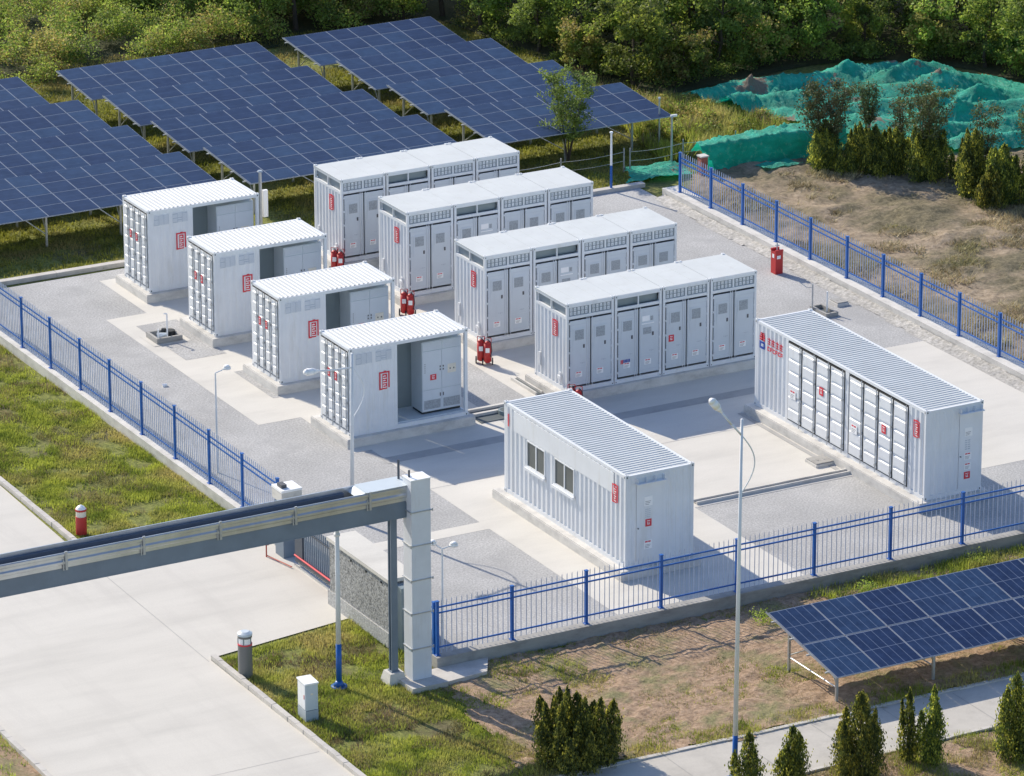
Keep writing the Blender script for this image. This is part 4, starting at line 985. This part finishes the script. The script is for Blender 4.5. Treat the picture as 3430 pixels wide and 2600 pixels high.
o = hfield('netting_cover', [(21.4, 19.6), (24.2, 19.5), (24.4, 21.2), (22.4, 21.2)], .08, lambda X, Y: .06 + .55 * np.clip(fbm(X * .9, Y * 1.2) - .25, 0, 1) * np.clip((X - 21.2) / 1.5, 0, 1) + (fbm(X * 5, Y * 5) - .5) * .1, M['net'], .8); tag(o, 'torn crumpled green netting on the ground behind the yard kerb', 'netting')
o = hfield('netting_cover', [(26.6, 18.4), (28.3, 18.6), (28.1, 19.3), (26.6, 19.2)], .06, lambda X, Y: .10 + .25 * fbm(X * 3, Y * 3), M['net'], .8); tag(o, 'loose green netting scrap at the foot of the netted mound', 'netting')

# ================================================================ VEGETATION
def quads(C, U, Vv):
    n = len(C); V = np.stack([C - U, C + Vv * .0 + U * 0 - Vv, C + U, C + Vv], 1).reshape(-1, 3); F = np.arange(4 * n).reshape(n, 4); return V, F
def rdir(n, up=0.):
    d = RS.normal(size=(n, 3)); d[:, 2] += up; return d / np.linalg.norm(d, axis=1)[:, None]
def leaves(C, size, up=.3, asp=.6):
    n = len(C); nrm = rdir(n, up); a = np.cross(nrm, rdir(n)); a /= np.linalg.norm(a, axis=1)[:, None] + 1e-6; c = np.cross(nrm, a)
    s = size * RS.uniform(.6, 1.3, (n, 1)); return quads(C, a * s, c * s * asp)
def blades(x, y, h, z0=0., lean=.5, wd=.012):
    n = len(x); az = RS.uniform(0, 2 * pi, n); l = RS.uniform(.05, lean, n); hh = h * RS.uniform(.45, 1.2, n)
    b = np.stack([x, y, np.full(n, z0) if np.isscalar(z0) else z0], 1); d = np.stack([np.cos(az), np.sin(az), 0 * az], 1); pr = np.stack([-np.sin(az), np.cos(az), 0 * az], 1) * wd
    top = b + d * (l * hh)[:, None]; top[:, 2] += hh
    V = np.stack([b - pr, b + pr, top], 1).reshape(-1, 3); return V, np.arange(3 * n).reshape(n, 3)
def scatter(P, dens, clump=0., cs=1., thr=.0):
    xs = [p[0] for p in P]; ys = [p[1] for p in P]; A = (max(xs) - min(xs)) * (max(ys) - min(ys)); n = int(A * dens)
    x = RS.uniform(min(xs), max(xs), n); y = RS.uniform(min(ys), max(ys), n)
    k = inpoly(x, y, P)
    if clump: k &= (fbm(x * cs, y * cs, 3) > thr + RS.uniform(-clump, clump, n))
    return x[k], y[k]
def grass(label, P, dens, h, mat='blade', clump=.12, cs=1.2, thr=.40, wd=.014, lean=.7, name='grass', z0=-.02):
    x, y = scatter(P, dens, clump, cs, thr); hv = h * (.5 + 1.1 * fbm(x * 1.7, y * 1.7, 3))
    V, F = blades(x, y, hv, z0, lean, wd); o = np_mesh(name, V, F, M[mat]); stuff(o, label, 'grass'); return o
lawn = [(-10.9, -4.2), (-5.9, -4.6), (-5.9, 22), (-10.6, 22)]
grass('thick green lawn outside the left blue fence', lawn, 1300, .12)
grass('dry straw mixed in the lawn outside the left blue fence', lawn, 380, .12, 'dryblade', .06, .9, .49)
near = [(-11.2, -13.7), (-5.9, -12.75), (-6.0, -17.4), (-6.9, -21), (-6.2, -25.3), (-11.3, -25.3)]
grass('green grass patch round the grey bollard light and cabinet', near, 1100, .12)
grass('dry straw in the near grass patch', near, 420, .12, 'dryblade', .05, 1.1, .47)
bank = [(-7, -17.5), (24, -17.5), (24, -25.9), (-7.5, -25.5)]
grass('sparse weeds and grass on the dirt in front of the front fence', bank, 420, .11, 'blade', .05, .7, .53)
grass('dry stubble on the dirt in front of the front fence', bank, 260, .10, 'dryblade', .08, 1.1, .46)
grass('ragged grass edge above the footpath', [(-8, -25.5), (22, -25.9), (22, -25.0), (-8, -24.6)], 500, .20, 'blade', .15, 1.4, .42)
grass('grass and straw at the bottom left corner beyond the kerb', [(-21, -20), (-18.75, -20), (-18.6, -15), (-21, -14)], 500, .15, 'blade', .12, .9, .42)
low = [(-8, -32.5), (9, -32.5), (9, -28.2), (-8, -28.5)]
struct(hfield('verge', [(-8, -34), (20, -34), (20, -28.2), (-8, -28.55)], .15, lambda X, Y: .0 + (fbm(X * 3, Y * 3) - .5) * .12, M['dirtg']))
grass('weeds among the front cypress bushes', low, 620, .15, 'blade', .08, .9, .44)
grass('dry weeds among the front cypress bushes', low, 520, .15, 'dryblade', .08, 1.1, .44)
field = [(-14, 20.5), (22, 19.6), (30.5, 23), (28.5, 30), (26, 44), (0, 46), (-14, 40)]
grass('green grass under and between the far solar tables', field, 240, .13, 'blade', .1, .5, .34, .022, 1.0)
mound = [(24, 21.2), (28.5, 22.2), (31.3, 22.5), (30.2, 24.5), (28.9, 28.4), (26.5, 31), (25.2, 27)]
grass('overgrown yellow green weeds left of the green netting', mound, 420, .5, 'blade', .12, .9, .42, .02, .9)
grass('dry brush left of the green netting', mound, 200, .55, 'dryblade', .1, .7, .5, .02, .9)
grass('dead stalks lying over the dirt field', [(23, -12), (45, -12), (45, 14), (31, 17), (24.5, 18.8), (23, 16)], 300, .17, 'dryblade', .05, .7, .46, .016, 2.4, z0=.08)
grass('weeds below the front fence wall', [(6, -17.5), (24, -17.5), (24, -18.7), (6, -18.4)], 800, .28, 'blade', .1, .9, .44, .014, .9)
# forest floor
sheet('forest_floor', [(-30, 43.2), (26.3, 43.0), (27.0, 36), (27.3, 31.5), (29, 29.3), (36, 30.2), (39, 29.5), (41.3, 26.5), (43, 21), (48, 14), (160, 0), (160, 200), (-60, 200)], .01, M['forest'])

def tree_variant(seed, H, crown_r, mats, nl, name, tag_):
    rnd = random.Random(seed); r = thing(name, 'x', 'tree')
    b = MB(); p = Vector((0, 0, -.1)); rad = .035 * H * .8; tips = []
    for k in range(5):
        q = p + Vector((rnd.uniform(-.12, .12), rnd.uniform(-.12, .12), H * .16)); b.tube(p, q, rad, rad * .8, 7, False); p = q; rad *= .8
        if k >= 1:
            for _ in range(2):
                a = rnd.uniform(0, 2 * pi); L = crown_r * rnd.uniform(.5, .9); e = p + Vector((cos(a) * L, sin(a) * L, L * rnd.uniform(.3, .9))); m_ = p.lerp(e, .5) + Vector((0, 0, .1)); b.tube(p, m_, rad * .6, rad * .4, 5, False); b.tube(m_, e, rad * .4, rad * .12, 5, False); tips.append(e)
    b.build('trunk', M['bark'], r)
    C = []; mi = []
    blobs = [(t, crown_r * rnd.uniform(.28, .45), rnd.random()) for t in tips] + [(Vector((rnd.uniform(-.75, .75) * crown_r, rnd.uniform(-.75, .75) * crown_r, H * rnd.uniform(.25, .98))), crown_r * rnd.uniform(.22, .42), rnd.random()) for _ in range(22)]
    per = nl // len(blobs)
    for c, s, u in blobs:
        d = RS.normal(size=(per, 3)); d /= np.linalg.norm(d, axis=1)[:, None]; rr = s * RS.uniform(.35, 1.15, (per, 1)); pts = np.array(c) + d * rr * np.array([1, 1, .75]); C.append(pts)
        mi.append(np.where(RS.rand(per) < (.12 if u < .4 else .85), 1, 0))  # pale leaves: leaf colour, with sunlit highlights painted in by their larger share
    C = np.concatenate(C); mi = np.concatenate(mi); V, F = leaves(C, .07, .5); np_mesh('crown', V, F, mats, r, mi); return r
def kill(r):
    for c in list(r.children): bpy.data.objects.remove(c)
    bpy.data.objects.remove(r)
TV = [tree_variant(s, H, cr, mt, 4600, 'tree', 0) for s, H, cr, mt in [(1, 3.6, 1.25, [M['leafA'], M['leafB']]), (2, 4.2, 1.4, [M['leafA'], M['leafB']]), (3, 3.0, 1.2, [M['leafB'], M['leafA']]), (4, 4.6, 1.3, [M['leafA'], M['leafC']]), (5, 3.3, 1.3, [M['leafA'], M['leafA']]), (6, 2.2, 1.1, [M['leafB'], M['leafC']])]]
wood = [(19, 43.6), (26.3, 43.3), (27.3, 38), (27.4, 32.2), (28.2, 30.2), (31.5, 31.0), (36, 30.9), (39, 30.0), (41.6, 27), (43, 22), (47, 17), (56, 24), (48, 37), (36, 44), (24, 52), (14, 54)]
rr = random.Random(5); pts = []
front = [(26.9, 41), (27.4, 37.2), (27.6, 33.9), (28.4, 31.2), (30.2, 30.3), (32.3, 31.4), (34.4, 31.2), (36.6, 31.0), (38.8, 30.6), (41.0, 28.9), (42.0, 26.5), (42.3, 24), (43.2, 21.5), (24.8, 44), (22.6, 44.6), (20.3, 45)]
pts += [(x, y, 0) for x, y in front]
tries = 0
while len(pts) < 112 and tries < 20000:
    tries += 1; x = rr.uniform(14, 56); y = rr.uniform(17, 54)
    if inpoly(np.array([x]), np.array([y]), wood)[0] and all((x - a) ** 2 + (y - b_) ** 2 > 1.75 ** 2 for a, b_, _ in pts): pts.append((x, y, 1))
lab = ['dark green broadleaf tree in the dense wood behind the solar field and netting', 'tall dark green tree in the dense wood behind the netting', 'light green tree in the dense wood behind the solar field', 'tall olive green tree in the dense wood behind the solar field', 'very dark dense tree in the wood behind the netting', 'low bushy yellow green tree at the edge of the wood']
for k, (x, y, back) in enumerate(pts):
    v = rr.randrange(6) if back else [0, 2, 5, 2, 5, 4, 5, 0, 2, 5, 0, 2, 5, 2, 5, 3][k % 16]
    if back and v == 5: v = 1
    L_ = lab[v]
    if k < 16: L_ = ['%s tree at the wood edge, %s' % (['dark green', '', 'light green', 'olive green', 'very dark', 'bushy yellow green'][v], w_) for w_ in ['right of the farthest right solar table', 'beyond the third right solar table', 'beyond the second right solar table', 'nearest the right end of the solar tables', 'left of the netting tip', 'behind the left tip of the netting', 'behind the left quarter of the netting', 'behind the middle left of the netting', 'behind the highest ridge of the netting', 'behind the right shoulder of the netting', 'right of the netting', 'right of the netting at the frame edge', 'lowest at the right frame edge', 'left of the dense wood', 'where thicket and wood meet', 'behind the top of the right solar block']][k]
    dup(TV[v], (x, y, 0), L_, rr.uniform(0, 6.28), rr.uniform(.85, 1.2), 'trees of the dense wood, ' + ['dark', 'tall dark', 'light green', 'olive', 'very dark', 'low bushy'][v])
for t in TV: kill(t)
# thicket (one mass)
def thicket(label, P, n, hmin, hmax, rmin, rmax, per, mats, size=.06):
    C = []; mi = []; T = MB(); xs = [p[0] for p in P]; ys = [p[1] for p in P]; k = 0
    while k < n:
        x = rr.uniform(min(xs), max(xs)); y = rr.uniform(min(ys), max(ys))
        if not inpoly(np.array([x]), np.array([y]), P)[0]: continue
        k += 1; H = rr.uniform(hmin, hmax); s = rr.uniform(rmin, rmax); u = rr.random()
        for j in range(3):
            ox, oy = rr.uniform(-.5, .5) * s, rr.uniform(-.5, .5) * s; d = RS.normal(size=(per, 3)); d /= np.linalg.norm(d, axis=1)[:, None]
            d[:, 2] = np.abs(d[:, 2]) * 1.0 - .15; q = np.array([x + ox, y + oy, H * .35]) + d * RS.uniform(.5, 1.1, (per, 1)) * np.array([s * .7, s * .7, H * rr.uniform(.45, .75)]); C.append(q); mi.append(np.where(RS.rand(per) < .25, 1, 0) if u < .5 else np.where(RS.rand(per) < .3, 0, 1 if u < .8 else 2))
    C = np.concatenate(C); V, F = leaves(C, size, .5, .5); o = np_mesh('thicket', V, F, mats, None, np.concatenate(mi)); return stuff(o, label, 'bushes')
thicket('mixed green and brown thicket of brush behind the left and middle solar tables', [(2, 46), (6, 43.6), (9, 43.6), (18, 43.4), (24, 43.6), (28, 50), (16, 60), (4, 60)], 330, 1.0, 2.0, .6, 1.1, 190, [M['leafB'], M['leafC'], M['leafA']])
thicket('brush in the gap between the left and middle solar tables', [(5.6, 40.6), (7.6, 40.6), (9.5, 43.4), (4, 43.6)], 9, .8, 1.4, .5, .8, 160, [M['leafB'], M['leafC'], M['leafA']])
thicket('undergrowth at the foot of the wood', [(26.4, 43), (27.2, 36), (27.6, 31.6), (29.2, 29.8), (36, 30.6), (41, 27.5), (43, 22), (45, 22), (43, 28), (37, 32), (30, 31.6), (28.6, 36), (28, 44)], 110, .5, 1.3, .5, .9, 110, [M['leafA'], M['leafB'], M['leafC']])
thicket('low yellow green bushes on the weedy bank left of the netting', [(25.6, 23.0), (28.5, 22.8), (31, 22.9), (30.2, 24.5), (29.0, 27.6), (26.8, 30), (25.6, 27)], 42, .25, .7, .35, .75, 120, [M['leafB'], M['leafC'], M['leafC']], .05)
# cypresses
def cypress(label, x, y, H, R, spires, rz=0, tip=0, name='cypress', group='cypress bushes along the footpath', mats=None):
    r = thing(name, label, 'cypress', (x, y, 0), rz, group); C = []; mi = []; U = []
    for k in range(spires):
        if k == 0: ox = oy = 0; h = H; s = R * (.62 if spires < 10 else .30)
        else: a = k * 2.4; d = R * (rr.uniform(.3, .62) if spires < 10 else .9 * math.sqrt(k / spires)); ox, oy = cos(a) * d, sin(a) * d; h = H * rr.uniform(.55, .98); s = R * rr.uniform(.3, .48) * (1 if spires < 10 else .62)
        if k and spires > 10: h = H * (1.0 - .38 * (d / R) ** 2) * rr.uniform(.68, 1.08)
        n = int(1250 * h * s / .5) + 220
        t = RS.uniform(0, 1, n) ** .9; prof = np.where(t < .35, .66 + .34 * t / .35, np.clip((1 - t) / .65, 0, 1) ** .66); ph = RS.uniform(0, 2 * pi, n)
        o1, o2, o3 = rr.uniform(0, 6), rr.uniform(0, 6), rr.uniform(5, 12)
        lump = 1 + .30 * np.sin(ph * 2 + t * o3 + o1) + .24 * np.sin(ph * 5 - t * 17 + o2) + .12 * np.sin(ph * 9 + t * 31)
        rad = s * prof * lump * RS.uniform(.45, 1.15, n) * (1 + .5 * (RS.rand(n) < .05)); ln = rr.uniform(.10, .34) if k else .06
        q = np.stack([ox * (1 + ln * t) + rad * np.cos(ph), oy * (1 + ln * t) + rad * np.sin(ph), .04 + t * (h - .04) + RS.normal(0, .03, n)], 1); C.append(q)
        mi.append(np.where(RS.rand(n) < .15 + .45 * (np.sin(ph * 2 + t * o3 + o1) > .35), 1, 0))
    C = np.concatenate(C); n = len(C); up = np.stack([RS.normal(0, .35, n), RS.normal(0, .35, n), np.ones(n)], 1); up /= np.linalg.norm(up, axis=1)[:, None]
    sd_ = np.cross(up, rdir(n)); sd_ /= np.linalg.norm(sd_, axis=1)[:, None] + 1e-6; s = RS.uniform(.6, 1.2, (n, 1))
    V, F = quads(C, up * .050 * s, sd_ * .022 * s); np_mesh('foliage', V, F, mats or [M['cyp'], M['cypL']], r, np.concatenate(mi))
    b = MB(); b.tube((0, 0, -.05), (0, 0, H * .8), .05, .01, 7, False); b.build('trunk', M['bark'], r)
    return r
cypress('wide rounded dark bush of many upright shoots on the shaded grass near the footpath', -5.74, -24.8, 2.05, 1.15, 22)
cypress('lowest cypress bush, cut off by the bottom edge, in front of the right street lamp', -2.55, -28.45, 1.62, .52, 4)
cypress('small cypress bush second from the left along the bottom edge', -1.45, -28.9, 1.70, .62, 5)
cypress('largest bright tipped cypress at the bottom, in front of the solar table', .42, -29.3, 2.45, .82, 8)
cypress('slim left one of two cypresses standing close together on the lower verge', 2.10, -29.1, 2.1, .34, 3)
cypress('right one of two cypresses standing close together on the lower verge', 2.62, -29.5, 2.25, .48, 5)
cypress('rightmost cypress at the right edge beside the footpath', 4.75, -30.3, 2.5, .66, 6)
G2 = 'cypress bushes by the green netting'
cypress('dark cypress clump at the left end of the row before the netting', 28.9, 17.75, 1.95, .72, 8, group=G2)
cypress('small low cypress right of the first dark clump near the netting', 29.35, 16.95, 1.2, .5, 6, group=G2)
cypress('wide dark cypress clump second in the row before the netting', 30.2, 16.35, 1.9, .78, 9, group=G2)
cypress('tall part of the second cypress clump before the netting', 30.95, 16.1, 1.8, .7, 8, group=G2)
cypress('thick dark cypress clump in the middle of the row before the netting', 31.6, 14.95, 2.1, .92, 9, group=G2)
cypress('small grey green bush between the middle and right cypress clumps', 32.6, 14.2, 1.05, .5, 4, group=G2)
cypress('tall ragged cypress right of the middle of the dirt field edge', 31.9, 12.3, 2.6, .72, 8, group=G2)
cypress('leafy cypress clump near the right edge above the dirt field', 32.3, 11.0, 2.3, .9, 9, group=G2)
cypress('dark cypress at the right edge above the dirt field', 33.3, 10.2, 2.5, .95, 9, group=G2)
cypress('low front cypress in the right group above the dirt field', 31.6, 10.9, 1.6, .62, 7, group=G2)
cypress('cypress at the far right margin behind the dirt field', 34.3, 9.4, 2.2, .8, 6, group=G2)
cypress('back cypress between the left and second clumps before the netting', 30.3, 17.6, 1.7, .5, 5, group=G2)
def wispy(label, x, y, H, R, n, low=.25, mats=None):
    r = thing('tree', label, 'tree', (x, y, 0), 0, None); b = MB(); C = []
    for k in range(6):
        a = k * 1.05 + rr.random(); p = Vector((0, 0, 0)); rad = .03
        for j in range(6):
            q = p + Vector((cos(a) * R * .15 * rr.uniform(.3, 1.2), sin(a) * R * .15 * rr.uniform(.3, 1.2), H / 6 * rr.uniform(.85, 1.05))); b.tube(p, q, rad, rad * .8, 5, False)
            if j >= 1:
                for _ in range(4):
                    aa = rr.uniform(0, 6.28); L = R * rr.uniform(.3, .8) * (1.15 - q.z / H * .6); e = q + Vector((cos(aa) * L, sin(aa) * L, L * rr.uniform(.3, 1.2))); b.tube(q, e, rad * .4, .005, 4, False)
                    if q.z > low * H:
                        m_ = int(n / 55); t = RS.rand(m_, 1); C.append(np.array(q) + t * (np.array(e) - np.array(q)) + RS.normal(0, .09, (m_, 3)))
            p = q; rad *= .8
    b.build('trunk', M['bark'], r); C = np.concatenate(C); V, F = leaves(C, .052, .3, .5); np_mesh('crown', V, F, mats or M['wisp'], r); return r
wispy('lone thin leafy tree in front of the nearest right solar table', 21.0, 23.3, 3.45, 1.15, 3200, .08, M['leafA'])
wispy('wispy grey green tree rising from the leftmost dark cypress by the netting', 29.0, 17.9, 3.1, 1.15, 3400, .4)
wispy('thin reddish sapling against the netting behind the second cypress clump', 32.6, 20.6, 2.0, .5, 900, .2)
wispy('thin bare sapling against the netting between the second and middle cypress clumps', 32.0, 17.4, 2.3, .55, 700, .3)
wispy('wispy grey green tree rising from the middle cypress clump', 31.7, 15.2, 3.25, 1.1, 3000, .45)
wispy('thin ragged tree in the right cypress group', 32.6, 12.6, 3.2, .6, 1000, .3)
wispy('wispy tree at the right edge behind the cypresses', 34.0, 11.3, 3.2, .9, 2000, .35)
def weed(label, x, y, H, mt='blade'):
    C = RS.normal(0, 1, (260, 3)) * [H * .35, H * .35, H * .28] + [0, 0, H * .5]; V, F = leaves(C, .035, .3, .5); o = np_mesh('weed', V, F, M['leafB']); o.location = (x, y, 0); tag(o, label, 'weed')
weed('leafy weed left of the near solar table top edge', 3.7, -18.9, .45); weed('leafy weed in the middle below the front fence wall', 7.6, -18.4, .4)
weed('tall leafy weed near the right end below the front fence wall', 11.6, -18.2, .5)
